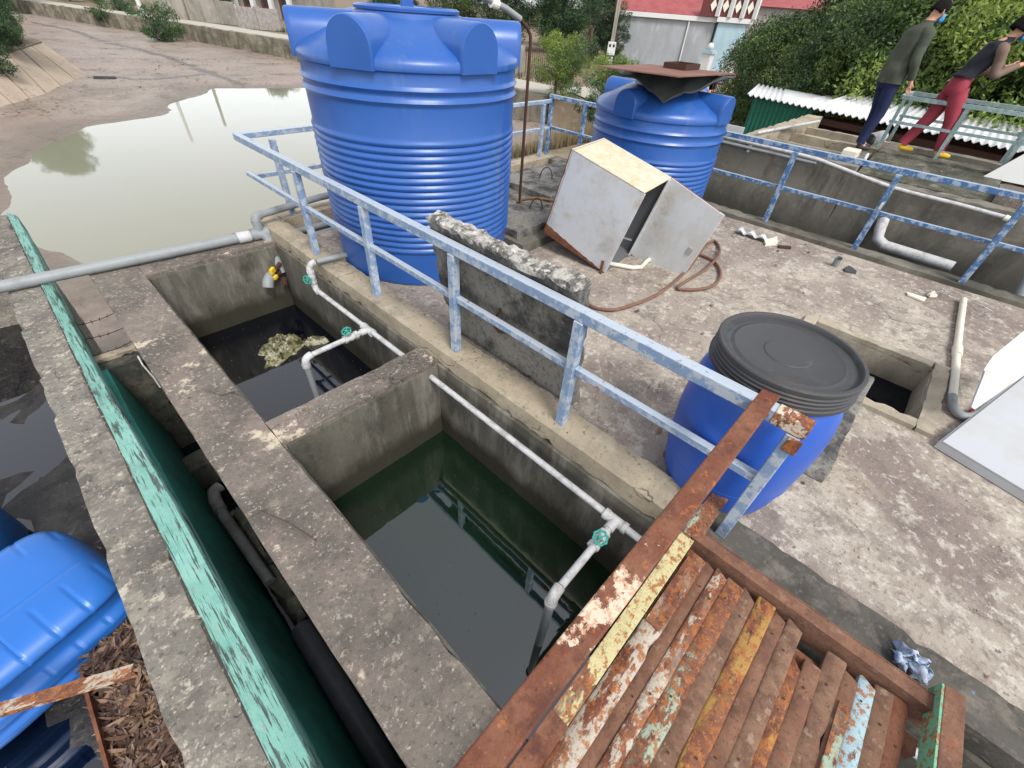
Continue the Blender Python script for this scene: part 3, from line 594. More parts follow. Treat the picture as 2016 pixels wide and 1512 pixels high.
# ------------------------------------------------------------------ water tanks
def tank(c, r, zb, H, lobe_off, label, sc=1.0, lid=True, nl=6):
    """H: dict of heights above zb"""
    t = thing('water_tank', label, 'water tank', (c[0], c[1], zb), 'ribbed blue plastic water tanks')
    pr = [(r*.93, 0), (r*.955, .012), (r*.96, .05), (r*.965, H['r0'])]
    n = H['n']; dz = (H['r1']-H['r0'])/n
    for k in range(n):
        for q in range(6):
            z = H['r0']+dz*(k+q/6); pr.append((r*(.968+.012*k/n)+.0155*sc*math.sin(math.pi*q/6)**1.1 if q else r*(.968+.012*k/n), z))
    pr += [(r*.982, H['r1']+.01), (r*.984, H['b2']-.035)]
    for zz in (H['b2'], H['b1']):
        pr += [(r*.984, zz-.028), (r*.99, zz-.018), (r*1.006, zz), (r*.99, zz+.018), (r*.984, zz+.028)]
    pr += [(r*.988, H['sh']-.01), (r*1.004, H['sh']), (r*1.008, H['sh']+.03), (r*.995, H['sh']+.055), (r*.955, H['sh']+.085), (r*.52, H['nk']-.035), (r*.485, H['nk']-.03), (r*.478, H['nk']-.005)]
    body = B().lathe(pr, (0, 0, 0), 96)
    obj('tank_body', body, 'tankblue', t, smooth=38, local=True)
    for k in range(nl):
        a = math.atan2(-c[1], -c[0])+R(lobe_off+360/nl*k); u = Vector((math.cos(a), math.sin(a), 0)); v = Vector((-u.y, u.x, 0))
        b = B(); vs = []
        wl_ = H['lw']; zt = H['lt']; zc = zt-wl_
        secs = [(r*.36, 1.0), (r*.55, 1.0), (r*.8, 1.0), (r*.985, 1.0), (r*1.022, .985), (r*1.032, .95)]
        ns = 14
        for (rr, s_) in secs:
            ring = [(-wl_*s_, H['sh']-.005)]+[(-wl_*s_*math.cos(math.pi*q/ns), zc+wl_*s_*math.sin(math.pi*q/ns)) for q in range(ns+1)]+[(wl_*s_, H['sh']-.005)]
            for (x, z) in ring: vs.append(u*(rr*(1 if rr < r else 1)-.5*(x*x)/r*(rr > r*.9))+v*x+Vector((0, 0, z)))
        m_ = ns+3
        fs = [(i*m_+k2, (i+1)*m_+k2, (i+1)*m_+k2+1, i*m_+k2+1) for i in range(len(secs)-1) for k2 in range(m_-1)]
        fs.append(tuple((len(secs)-1)*m_+q for q in range(m_))); fs.append(tuple(range(m_-1, -1, -1)))
        b.add(vs, fs); obj('shoulder_lobe', b, 'tankblue', t, smooth=50, local=True)
    if lid:
        z = H['nk']
        lb_ = obj('lid', B().lathe([(r*.44, z-.02), (r*.44, z), (r*.46, z+.004), (r*.462, z+.02), (r*.44, z+.03), (r*.415, z+.032), (r*.40, z+.02), (r*.2, z+.028), (.02, z+.032)], (0, 0, 0), 64), 'tankblue', t, smooth=40, local=True)
        obj('lid_grip', B().box(-.05, .05, -.018, .018, z+.025, z+.07), 'tankblue', lb_, bevel=.006)
    return t
T1 = (2.54, 3.52); T2 = (5.27, 2.65)
tank(T1, .845, -.05, dict(r0=.30, r1=1.17, n=17, b2=1.40, b1=1.47, sh=1.575, nk=1.86, lw=.16, lt=1.85), 33-60, 'big blue ribbed water tank behind the faded railing, closest to the camera')
tank(T2, .735, -.05, dict(r0=.25, r1=.80, n=11, b2=.96, b1=1.05, sh=1.15, nk=1.42, lw=.125, lt=1.39), -30, 'smaller blue ribbed water tank with a rusty sheet and black tarp on its top', .9, True, 4)
# feed pipe from the ground over the tank
vp = thing('feed_pipe', 'tall rusty feed pipe bending over to a grey run and tap above the big tank', 'pipe', (3.9, 3.45, .1))
obj('riser', B().tube([(3.92, 3.49, .06), (3.92, 3.49, 1.60), (3.915, 3.49, 1.68), (3.88, 3.50, 1.735), (3.78, 3.51, 1.80)], .016, 10), 'rebar', vp, smooth=60)
obj('pvc_run', B().tube([(3.78, 3.51, 1.80), (3.60, 3.52, 1.865), (3.28, 3.54, 1.945), (2.75, 3.56, 1.98), (2.70, 3.56, 1.93)], .024, 12), 'pvc', vp, smooth=60)
tapo = obj('tap', B().tube([(3.42, 3.53, 1.90), (3.50, 3.525, 1.888)], .036, 12).tube([(3.46, 3.53, 1.90), (3.46, 3.53, 1.955)], .014, 8), 'pvccream', vp)
obj('tap_handle', B().bar((3.42, 3.53, 1.965), (3.52, 3.53, 1.955), .02, .02), 'pvccream', tapo)
# rusty sheet and tarp on tank 2
bz = 1.50
c4 = [G(1176, 132, bz), G(1335, 153, bz), G(1446, 147, bz), G(1280, 129, bz)]
b = B(); vs = [(p.x, p.y, bz) for p in c4]+[(p.x, p.y, bz+.012) for p in c4]
b.add(vs, [(3, 2, 1, 0), (4, 5, 6, 7), (0, 1, 5, 4), (1, 2, 6, 5), (2, 3, 7, 6), (3, 0, 4, 7)])
tag(obj('rusty_sheet', b, 'board', bevel=.002), 'flat rusty brown metal sheet lying on top of the small blue tank', 'metal sheet')
bc = [G(1312, 133, bz+.015), G(1370, 136, bz+.015)]
cc = (bc[0]+bc[1])/2
br_ = thing('rusty_tray', 'small rusty open tray standing on the sheet over the small tank', 'tray', (cc.x, cc.y, bz+.014))
for d in ((-.16, .16, -.12, -.11, 0, .045), (-.16, .16, .11, .12, 0, .045), (-.16, -.15, -.11, .11, 0, .045), (.15, .16, -.11, .11, 0, .045), (-.15, .15, -.11, .11, 0, .01)):
    obj('side' if d[5] > .02 else 'base', B().box(*d), 'rebar', br_, local=True)
# tarp: folded sheet draped on the tank dome, front corner hanging
tc_ = Vector((T2[0], T2[1], 0)); to_cam = Vector((-T2[0], -T2[1], 0)).normalized(); sdv = Vector((to_cam.y*-1, to_cam.x, 0))
b = B(); NU, NV = 40, 22; vs = []
for j in range(NV+1):
    for i in range(NU+1):
        u = (i/NU*2-1); v = j/NV
        au = abs(u)
        fr_ = .66*(1-au)**.9+.34*au; f0 = .30
        zl = 1.255+.215*au**.8 + (.02*math.sin(u*9) if au > .25 else 0)
        fwd = f0+(fr_-f0)*v; z = 1.482-(1.482-zl)*(v**1.3)
        lat = u*.62*(1-.10*v)
        if j == NV: z += .0
        z += .006*math.sin(u*14+v*5)
        P = tc_+to_cam*fwd+sdv*lat
        vs.append((P.x, P.y, z-.003))
b.add(vs, [(j*(NU+1)+i, j*(NU+1)+i+1, (j+1)*(NU+1)+i+1, (j+1)*(NU+1)+i) for j in range(NV) for i in range(NU)])
# underside fold running back under the board
vs2 = []
for j in range(7):
    for i in range(NU+1):
        u = (i/NU*2-1); au = abs(u); fr_ = .66*(1-au)**.9+.34*au; zl = 1.255+.215*au**.8+(.02*math.sin(u*9) if au > .25 else 0)
        t_ = j/6; P = tc_+to_cam*(fr_*(1-t_)+.05*t_)+sdv*(u*.62*.9); zz = (zl-.02*math.sin(math.pi*min(1, t_*6)))*(1-t_)+1.40*t_
        vs2.append((P.x, P.y, max(zz, zl-.03)-.003))
b.add(vs2, [(j*(NU+1)+i, (j+1)*(NU+1)+i, (j+1)*(NU+1)+i+1, j*(NU+1)+i+1) for j in range(6) for i in range(NU)])
o = obj('tarp', b, 'tarp', smooth=50); s_ = o.modifiers.new('solid', 'SOLIDIFY'); s_.thickness = .014
tag(o, 'thick dark rubber tarp folded over the small tank, one corner hanging down its front', 'tarp')

# ------------------------------------------------------------------ concrete cover slabs behind the tank
def hook(c, d, parent, r=.075, h=.13):
    pts = [Vector(c)+Vector(d)*(-r*math.cos(math.pi*q/8))+Vector((0, 0, max(0, h*math.sin(math.pi*q/8)))) for q in range(9)]
    return obj('lifting_loop', B().tube(pts, .007, 6), 'rebar', parent, smooth=60)
s1 = thing('cover_slab', 'dark concrete cover slab with a bent rebar loop at the foot of the feed pipe', 'slab', (3.9, 3.2, 0), 'concrete cover slabs')
obj('slab_top', B().rbox(3.28, 4.18, 2.92, 4.1, .045, .125, .06, .006, 9, .02), 'slab', s1, smooth=40)
obj('slab_base', B().rbox(3.22, 4.3, 2.78, 4.15, -.06, .045, .1, .005, 9, .015), 'basin', s1, smooth=40)
hook((3.95, 3.25, .12), (.8, -.6, 0), s1)
s2 = thing('cover_slab', 'dark concrete cover slab with a rebar loop by the back railing, left of the small tank', 'slab', (5.2, 4, 0), 'concrete cover slabs')
obj('slab_top', B().rbox(4.45, 6.0, 3.45, 4.46, .035, .115, .06, .006, 9, .02), 'slab', s2, smooth=40)
obj('slab_base', B().rbox(4.36, 6.1, 3.38, 4.48, -.06, .035, .12, .005, 9, .015), 'basin', s2, smooth=40)
hook((4.95, 3.95, .11), (.8, -.6, 0), s2, .09, .16)
# leaning slab
ls = thing('leaning_slab', 'thick mouldy concrete slab with a broken top edge leaning on the railing', 'slab', (1.85, 1.75, -.05))
def leanv(u, t_, h):  # u along y, t_ thickness, h up slab
    base = Vector((1.79, 0, -.05)); up = Vector((-.150, 0, .90)).normalized(); nrm = Vector((.986, 0, .165))
    return base+up*h+nrm*t_+Vector((0, u, 0))
b = B(); q0 = B().rbox(0, .10, 1.02, 2.24, 0, .915, .045, .005, 9, .03)
b.v = [tuple(leanv(v[1]-(.10*(1-v[2]/.8) if v[1] < 1.3 else 0)*0, v[0], v[2]+(.02*noise.noise(Vector((v[1]*9, v[0]*20, 0))) if v[2] > .88 else 0)*1)) for v in q0.v]; b.f = q0.f
obj('slab_panel', b, 'slab', ls, smooth=40)
q1 = B().rbox(-.006, .106, 1.03, 2.23, .895, .930, .020, .012, 22, .016)
b = B(); b.v = [tuple(leanv(v[1], v[0], v[2])) for v in q1.v]; b.f = q1.f
obj('broken_edge', b, 'brokenedge', ls)
hk = [onX(988, 604, 1.715), onX(984, 612, 1.69), onX(974, 628, 1.67), onX(973, 641, 1.665), onX(981, 652, 1.67), onX(992, 654, 1.68), onX(1000, 650, 1.70)]
obj('lifting_loop', B().tube(hk, .009, 8), 'rebar', ls, smooth=60)

# ------------------------------------------------------------------ electrical cabinet (tilted)
def cabinet(o_, A_, Bv, C_, door_pts, label, topmat='cabcream'):
    t = thing('electrical_cabinet', label, 'cabinet', tuple(o_))
    o_, A_, Bv, C_ = map(Vector, (o_, A_, Bv, C_)); th = .012
    def panel(name, m_, p, e1, e2, nrm):
        e = nrm.normalized()*th; vs = [p, p+e1, p+e1+e2, p+e2]; vs += [q-e for q in vs]
        return obj(name, B().add(vs, [(0, 1, 2, 3), (7, 6, 5, 4), (0, 4, 5, 1), (1, 5, 6, 2), (2, 6, 7, 3), (3, 7, 4, 0)]), m_, t, bevel=.003)
    panel('side_panel', 'cabwhite', o_, A_, Bv, -C_)            # big white face
    panel('top_panel', topmat, o_+Bv, A_, C_, Bv)
    panel('side_panel', 'cabwhite', o_+C_, A_, Bv, C_)
    panel('back_panel', 'cabin', o_+A_*.98, C_, Bv, A_)
    panel('base_panel', 'rust', o_, C_, A_, -Bv)
    panel('inner_lining', 'cabin', o_+C_-C_.normalized()*.014+Bv*.01, A_*.97, Bv*.98, -C_)
    panel('inner_lining', 'cabin', o_+C_.normalized()*.014+Bv*.01, A_*.97, Bv*.98, C_)
    panel('inner_lining', 'cabin', o_+Bv.normalized()*.014, C_, A_*.97, Bv)
    return t
CO = Vector((3.537, 1.962, -.045)); CA = Vector((-.083, .755, .194)); CB = Vector((.006, -.21, .819)); CC = Vector((.597, .062, .012))
cb = cabinet(CO, CA, CB, CC, None, 'white rusty electrical cabinet tipped over on the deck with its door open')
# front frame, door, rusty patches
nA = -CA.normalized()
for p, e1, wd in ((CO, CB, 0), (CO+CC, CB, 0)):
    obj('frame_strip', B().bar(p+CC*(.02 if p == CO else -.06)+nA*.004, p+CC*(.02 if p == CO else -.06)+CB*.985+nA*.004, (.02 if p == CO else .07), .012, tuple(nA)), 'cabwhite', cb)
dh0, dh1 = CO+CC+nA*.006, CO+CC+CB+nA*.006
dx = (Vector((4.17, 1.24, .60))-dh1).normalized()*.60
nd = dx.cross(CB).normalized()*.016
vs = [dh0, dh0+dx, dh1+dx, dh1]; vs += [q+nd for q in vs]
dr = obj('door', B().add(vs, [(0, 1, 2, 3), (7, 6, 5, 4), (0, 4, 5, 1), (1, 5, 6, 2), (2, 6, 7, 3), (3, 7, 4, 0)]), 'cabwhite', cb, bevel=.003)
lc = dh0+dx*.86+CB*.45
nn = -nd if True else nd
for sg in (1, -1):
    obj('latch', B().bar(lc+nd*(.5+sg*.9), lc+nd*(.5+sg*.9)+CB.normalized()*.06, .045, .012, tuple(nd)), 'metal', dr)
obj('latch_tongue', B().bar(CO+CC*.06+CB*.47-CA*.0, CO+CC*.06+CB*.47-CA.normalized()*.07+CC*.08, .03, .006), 'metal', cb)
b = B(); pr_ = []
nC = -CC.normalized()*.004
ring = [CO+CA*t for t in [i/20 for i in range(21)]]
ring2 = [CO+CA*(i/20)+CB*(.012+.11*(i/20)**1.3+.02*noise.noise(Vector((i*.9, 0, 0)))) for i in range(21)]
vs = [p+nC for p in ring]+[p+nC for p in ring2]+[p for p in ring]+[p for p in ring2]
fs = []
for i in range(20):
    fs += [(i, i+1, 22+i, 21+i), (42+i, 63+i, 64+i, 43+i), (21+i, 22+i, 64+i, 63+i), (i, 42+i, 43+i, i+1)]
obj('rust_patch', b.add(vs, fs), 'rust', cb)
b = B(); left = [CO+CA+CB*(i/16) for i in range(17)]
left2 = [CO+CA*(1-.010-.016*abs(noise.noise(Vector((i*1.3, 7, 0)))))+CB*(i/16) for i in range(17)]
vs = [p+nC for p in left]+[p+nC for p in left2]+left+left2; fs = []
for i in range(16): fs += [(i, 17+i, 18+i, i+1), (34+i, 35+i, 52+i, 51+i), (17+i, 51+i, 52+i, 18+i), (i, i+1, 35+i, 34+i)]
obj('rust_patch', b.add(vs, fs), 'rust', cb)
tag(obj('rusty_stake', B().bar((3.50, 1.98, -.05), (3.50, 1.98, .09), .03, .01, (1, 0, 0)), 'rust'), 'short rusty flat bar at the lower corner of the tipped cabinet', 'metal bar')
tag(obj('rust_flakes', B().rbox(3.75, 4.1, 2.45, 3.1, -.05, -.02, .03, .02, 20), 'rust'), 'heap of rust flakes on the deck under the tipped cabinet', 'rust flakes', kind='stuff')
# cream pvc under cabinet
pp = [(3.62, 1.90, -.02), (3.70, 1.70, -.02), (3.76, 1.58, -.02), (3.86, 1.55, -.02), (4.35, 1.62, -.01), (4.6, 1.66, -.01)]
pp = [G(1195, 518, -.02), G(1245, 527, -.02), G(1262, 526, -.02), G(1272, 515, -.02), G(1312, 488, -.02)]
tag(obj('bent_pipe', B().tube(pp, .022, 12), 'pvccream', smooth=60), 'bent cream pvc pipe on the deck under the open cabinet door', 'pipe')
# hose
hp = [(440, 565), (480, 598), (520, 618), (620, 630), (740, 600), (880, 540), (1000, 450), (1080, 370), (1120, 310), (1160, 262), (1195, 232), (1220, 222), (1246, 255), (1248, 300), (1215, 345), (1150, 402), (1070, 450), (1015, 485), (1003, 500), (1020, 508), (1130, 508), (1215, 485), (1252, 440), (1252, 395), (1225, 350), (1180, 322), (1120, 298), (1040, 262), (900, 232), (800, 215), (780, 210)]
hpts = [G(1000+x/3, 400+y/3, -.028+(.03 if 12 < i < 17 else 0)) for i, (x, y) in enumerate(hp)]
def smooth_path(P, k=4):
    out = []
    for i in range(len(P)-1):
        a, b_, c, d = P[max(i-1, 0)], P[i], P[i+1], P[min(i+2, len(P)-1)]
        for q in range(k):
            t = q/k; out.append(.5*((2*b_)+(-a+c)*t+(2*a-5*b_+4*c-d)*t*t+(-a+3*b_-3*c+d)*t**3))
    return out+[P[-1]]
tag(obj('hose', B().tube(smooth_path(hpts), .0145, 10), 'hose', smooth=60), 'brown rubber hose looping over the deck from the cabinet to the leaning slab', 'hose')
h2 = [(3.90, 3.52, .14), (4.0, 3.38, .20), (4.15, 3.18, .20), (4.3, 2.95, .16), (4.45, 2.75, .12)]
tag(obj('hose', B().tube(smooth_path([Vector(p) for p in h2]), .016, 8), 'hose', smooth=60), 'short brown hose arching from the feed pipe foot to behind the cabinet', 'hose')

# ------------------------------------------------------------------ blue drum with black lid
D = (1.965, .11)
dr_ = thing('plastic_drum', 'blue plastic drum with a wide black screw lid behind the rusty handrail', 'drum', (D[0], D[1], -.05))
prof = [(.24, 0), (.275, .006), (.285, .03), (.30, .10), (.318, .22), (.328, .36), (.332, .48), (.327, .60), (.312, .69), (.295, .745), (.283, .765), (.278, .80), (.27, .815)]
obj('drum_body', B().lathe(prof, (0, 0, 0), 72), 'drumblue', dr_, smooth=60, local=True)
for zz in (.20, .52):
    pass
obj('seam_line', B().lathe([(.3165, .205), (.3195, .21), (.3175, .215)], (0, 0, 0), 72), 'drumblue', dr_, smooth=60, local=True)
lp = [(.300, .785), (.306, .79), (.308, .81), (.302, .815), (.304, .83), (.299, .834), (.303, .848), (.297, .853), (.301, .866), (.296, .872), (.301, .884), (.301, .897), (.296, .903), (.284, .903), (.279, .897), (.276, .880), (.262, .877), (.255, .879), (.24, .876), (.225, .882), (.215, .876), (.10, .872), (.095, .876), (.02, .875)]
obj('lid', B().lathe(lp, (0, 0, 0), 80), 'lid', dr_, smooth=32, local=True)
# paver under/behind the drum
tag(obj('paving_slab', B().rbox(2.36, 3.62, -.36, .52, -.045, .03, .05, .005, 9, .016), 'slab', smooth=40), 'thin mouldy concrete slab lying on the deck between the drum and the hatch', 'slab')

# ------------------------------------------------------------------ pit pipes and valves
def elbow_path(a, c, b_, r=.05):
    a, c, b_ = Vector(a), Vector(c), Vector(b_); d1 = (a-c).normalized(); d2 = (b_-c).normalized(); out = []
    for q in range(7):
        t = q/6; out.append((c+d1*r)*(1-t)**2+c*2*t*(1-t)+(c+d2*r)*t*t)
    return out
PR = .021
def valve(parent, c, axis, up):
    c, axis, up = Vector(c), Vector(axis).normalized(), Vector(up).normalized()
    v = obj('valve', B().tube([c-axis*.06, c-axis*.035], .034, 8).tube([c-axis*.035, c, c+axis*.035], [.026, .034, .026], 12).tube([c+axis*.035, c+axis*.06], .034, 8).tube([c, c+up*.07], [.022, .013], 10), 'pvcwhite', parent, smooth=40)
    h = c+up*.085; e1 = up.orthogonal().normalized(); e2 = up.cross(e1); b = B()
    ring = [h+(e1*math.cos(2*math.pi*q/16)+e2*math.sin(2*math.pi*q/16))*(.036+.003*math.cos(q*math.pi)) for q in range(17)]
    b.tube(ring, .0065, 8)
    for q in range(5):
        a = 2*math.pi*q/5; b.tube([h, h+(e1*math.cos(a)+e2*math.sin(a))*.035], .0045, 6)
    b.tube([h-up*.01, h+up*.01], .012, 10)
    obj('handwheel', b, 'valve', v, smooth=60)
X0, ZP = 1.395, -.20
pa = thing('pipe_assembly', 'dirty white pvc pipe with two green handwheel valves down into the black pit', 'pipe', (X0, 3.3, -.1))
obj('grey_stub', B().tube([(1.83, 3.66, .05), (1.60, 3.70, .05), (1.47, 3.72, .05)], .024, 14), 'pvc', pa, smooth=60)
obj('elbow', B().tube(elbow_path((1.52, 3.71, .05), (X0, 3.725, .045), (X0, 3.725, -.06), .06), .029, 14), 'pvcwhite', pa, smooth=60)
obj('pipe_run', B().tube([(X0, 3.725, -.01), (X0, 3.722, -.17)], PR, 12), 'pvcwhite', pa, smooth=60)
valve(pa, (X0, 3.724, -.075), (0, 0, 1), (-.75, -.6, .1))
obj('elbow', B().tube(elbow_path((X0, 3.72, -.12), (X0, 3.71, ZP-.01), (X0, 3.5, ZP), .055), .028, 14), 'pvcwhite', pa, smooth=60)
obj('pipe_run', B().tube([(X0, 3.66, ZP), (X0, 2.25, ZP+.01)], PR, 12), 'pvcwhite', pa, smooth=60)
def branch(parent, y, dark_from=-.26):
    obj('tee', B().tube([(X0, y-.06, ZP), (X0, y+.06, ZP)], .030, 12).tube([(X0, y, ZP), (X0-.075, y, ZP)], .029, 12), 'pvcwhite', parent, smooth=60)
    for yy in (y-.06, y+.06): obj('collar', B().tube([(X0, yy-.012, ZP), (X0, yy+.012, ZP)], .034, 12), 'pvcwhite', parent, smooth=40)
    valve(parent, (X0-.16, y, ZP), (1, 0, 0), (-.35, -.15, .9))
    obj('pipe_run', B().tube([(X0-.07, y, ZP), (.90, y-.01, ZP)], PR, 12), 'pvcwhite', parent, smooth=60)
    obj('elbow', B().tube(elbow_path((1.0, y, ZP), (.835, y-.012, ZP), (.835, y-.012, ZP-.3), .06), .029, 14), 'pvcwhite', parent, smooth=60)
    obj('collar', B().tube([(.835, y-.012, ZP-.055), (.835, y-.012, ZP-.085)], .032, 14), 'pvcwhite', parent, smooth=40)
    obj('down_pipe', B().tube([(.835, y-.012, ZP-.08), (.835, y-.012, -.95)], .024, 14), 'pvc', parent, smooth=60)
branch(pa, 2.83)
pb = thing('pipe_assembly', 'dirty white pvc pipe with one green handwheel valve along and into the green pit', 'pipe', (X0, 1, -.2))
obj('pipe_run', B().tube([(X0+.01, 2.02, ZP), (X0, 0.0, ZP), (X0, -2.5, ZP)], PR, 12), 'pvcwhite', pb, smooth=60)
branch(pb, .37)
# long grey pipe across the far end
gp = thing('overflow_pipe', 'long grey pvc pipe laid across the channel and the far end of the black pit', 'pipe', (.3, 4.9, 0))
GZ = -.045
obj('pipe_run', B().tube([(-1.6, 5.14, GZ-.01), (-.5, 5.03, GZ), (.4, 4.94, GZ), (1.47, 4.84, GZ)], .047, 18), 'pvc', gp, smooth=60)
obj('collar', B().tube([(1.20, 4.864, GZ), (1.32, 4.853, GZ)], .055, 16), 'pvcwhite', gp, smooth=40)
obj('tee', B().tube([(1.34, 4.85, GZ), (1.50, 4.835, GZ)], .055, 16).tube([(1.42, 4.845, GZ), (1.42, 4.85, .09)], .045, 14), 'pvc', gp, smooth=60)
obj('elbow', B().tube(elbow_path((1.3, 4.86, GZ), (1.47, 4.82, GZ), (1.44, 4.66, -.45), .08), .05, 16), 'pvc', gp, smooth=60)
obj('pipe_run', B().tube([(1.465, 4.78, -.10), (1.44, 4.645, -.42)], .038, 14), 'pvc', gp, smooth=60)
obj('elbow', B().tube(elbow_path((1.42, 4.85, .0), (1.42, 4.88, .12), (1.9, 4.98, .12), .07), .047, 16), 'pvc', gp, smooth=60)
obj('pipe_run', B().tube([(1.48, 4.89, .12), (2.2, 5.02, .12), (3.2, 5.03, .12)], .036, 14), 'pvc', gp, smooth=60)
tag(obj('trough_pipe', B().tube([(1.75, 4.72, -.16), (3.6, 4.78, -.16)], .04, 12), 'pvc', smooth=60), 'grey pipe lying in the narrow trough behind the big tank', 'pipe')
tag(obj('trough_pipe', B().tube([(1.75, 4.88, -.13), (3.6, 4.9, -.13)], .035, 12), 'pvc', smooth=60), 'thinner grey pipe against the far kerb of the trough behind the big tank', 'pipe')
ff2 = thing('float_valve', 'grey elbow with yellow valve and black fittings in the corner of the black pit', 'valve', (1.3, 4.6, -.4))
obj('elbow', B().tube(elbow_path((1.36, 4.66, -.42), (1.26, 4.58, -.40), (1.20, 4.52, -.60), .09), .055, 18, cap=False), 'pvc', ff2, smooth=60)
obj('black_fitting', B().tube([(1.44, 4.66, -.40), (1.33, 4.64, -.42)], .045, 8).tube([(1.43, 4.60, -.45), (1.41, 4.58, -.52)], .03, 8).tube([(1.45, 4.63, -.30), (1.37, 4.61, -.36)], .02, 8), 'rebar', ff2)
obj('yellow_handle', B().bar((1.36, 4.60, -.33), (1.31, 4.56, -.34), .03, .05).bar((1.36, 4.58, -.40), (1.32, 4.55, -.41), .03, .03), 'yellow', ff2)
# floating scum in the black pit
sb = B()
def scum(cx, cy, rx, ry, rot_, seed):
    n = 64; vs = []; ms = 26
    for j in range(ms+1):
        for k in range(n):
            a = 2*math.pi*k/n; t = j/ms
            rr = t*(1+.35*noise.noise(Vector((math.cos(a)*1.6, math.sin(a)*1.6, seed)))+.14*noise.noise(Vector((math.cos(a)*5, math.sin(a)*5, seed))))
            x = rx*rr*math.cos(a); y = ry*rr*math.sin(a)
            X = cx+x*math.cos(rot_)-y*math.sin(rot_); Y = cy+x*math.sin(rot_)+y*math.cos(rot_)
            z = -.850+(1-t**4)*(.018+.085*abs(noise.noise(Vector((X*9, Y*9, 1)))) + .06*abs(noise.noise(Vector((X*19, Y*19, 5))))+.03*abs(noise.noise(Vector((X*40, Y*40, 5)))))
            vs.append((X, Y, z))
    sb.add(vs, [(j*n+k, j*n+(k+1) % n, (j+1)*n+(k+1) % n, (j+1)*n+k) for j in range(ms) for k in range(n)])
p = G(557, 683, -.84); scum(p.x, p.y, .25, .20, .6, 1); p = G(620, 675, -.84); scum(p.x, p.y, .13, .055, -.5, 4); p = G(545, 708, -.84); scum(p.x, p.y, .15, .07, .4, 6)
mt['scum'] = M('olive_scum', (.13, .125, .055), [((.44, .41, .30), 7, .47, .56, .9), ((.03, .035, .01), 10, .50, .56, .92), ((.55, .53, .44), 22, .57, .63, .7)], rough=.5, bump=.01, bscale=25)
tag(obj('floating_scum', sb, 'scum', smooth=28), 'lumpy cream and olive scum floating on the black pit water', 'scum', kind='stuff')
b = B(); b.tube([(.10, .86+.30, -.085), (.17, 1.02, -.082), (.25, .80, -.088)], .004, 6)
pA, pB_ = G(508, 1005, -.09), G(622, 1065, -.09)
tag(obj('twig', B().tube([pA, (pA+pB_)/2+Vector((.01, 0, .006)), pB_], .0045, 6), 'bark'), 'thin dry twig lying on the broad walkway wall', 'twig')

# ------------------------------------------------------------------ rusty platform in front
pf = thing('slatted_platform', 'rusty slatted steel platform of mismatched strips with peeling yellow, white and blue paint', 'platform', (.8, -.4, .05))
def yb(px): return .07-(px-1005)*.001235
slats = [(1066, 1129, 'rustwhite', 1.375, .055), (1131, 1171, 'rustbrown', 1.375, .05), (1172, 1211, 'rustwhite', 1.378, .058), (1216, 1270, 'rustmint', 1.375, .05), (1271, 1321, 'rustbrown2', 1.378, .05),
         (1322, 1374, 'rustorange', 1.378, .056), (1379, 1421, 'rustbrown', 1.378, .05), (1422, 1466, 'rustbrown2', 1.375, .054), (1467, 1502, 'rustochre', 1.24, .05), (1503, 1547, 'rustbrown', 1.27, .05),
         (1548, 1600, 'rustbrown2', 1.375, .05), (1601, 1641, 'rustbrown', 1.35, .052), (1642, 1682, 'rustblue', 1.375, .056), (1683, 1729, 'rustbrown2', 1.378, .05), (1730, 1768, 'rust', 1.378, .046)]
mt['rustbrown2'] = M('grey_brown_rust', (.165, .092, .060), [((.25, .15, .10), 7, .43, .60, .7), ((.10, .052, .036), 16, .48, .60, .7), ((.34, .26, .19), 24, .58, .64, .6), ((.05, .03, .025), 70, .56, .66, .6)], rough=.92, bump=.003, bscale=80)
mt['rustochre'] = rust('rust_ochre_traces', (.40, .20, .05), .40, 5)
for k, (a, c_, m_, xe, z) in enumerate(slats):
    ya, yc = yb(a), yb(c_); y0_, y1_ = min(ya, yc)-.004, max(ya, yc)+.002
    b = B(); n = 34; vs = []
    sk = random.uniform(-.01, .01); x_s = -.55
    for i in range(n+1):
        x = x_s+(xe-x_s)*i/n; e0 = .0022*noise.noise(Vector((x*9, k*3.1, 0))); e1 = .0022*noise.noise(Vector((x*9, k*3.1, 5)))
        if i == n: jx0, jx1 = random.uniform(-.05, 0), random.uniform(-.02, .0)
        else: jx0 = jx1 = 0
        zz = z+.003*noise.noise(Vector((x*3, k, 0)))+sk*.3*(x-.4)
        bite = 0
        if (k, i) in ((5, 20), (0, 25), (10, 28)): bite = .014
        vs += [(x+jx0, y0_+e0, zz-.03), (x+jx0, y0_+e0+bite, zz-.003), (x+jx0, y0_+.006+e0+bite, zz), (x+jx1, y1_-.006+e1-bite*.5, zz+.001), (x+jx1, y1_+e1-bite*.5, zz-.004), (x+jx1, y1_+e1, zz-.03)]
    fs = [(i*6+q, i*6+q+1, (i+1)*6+q+1, (i+1)*6+q) for i in range(n) for q in range(5)]+[tuple(range(5, -1, -1)), tuple(n*6+q for q in range(6))]
    o = obj('slat', b.add(vs, fs), m_, pf, smooth=45)
    # a second short strip butted on some slats, with another paint
    if k in (0, 12, 10, 5):
        pass
# extra layered strips seen on top
for (xa, xb_, a, c_, m_, z) in ((.93, 1.31, 1069, 1128, 'rustwhite2', .064), (.84, 1.20, 1604, 1640, 'rustmint', .0605), (-.5, .62, 1600, 1642, 'rustbrown', .060)):
    y0_, y1_ = sorted((yb(a), yb(c_))); obj('patch_strip', B().box(xa, xb_, y0_+.004, y1_-.003, z-.006, z+.002), m_, pf, bevel=.001)
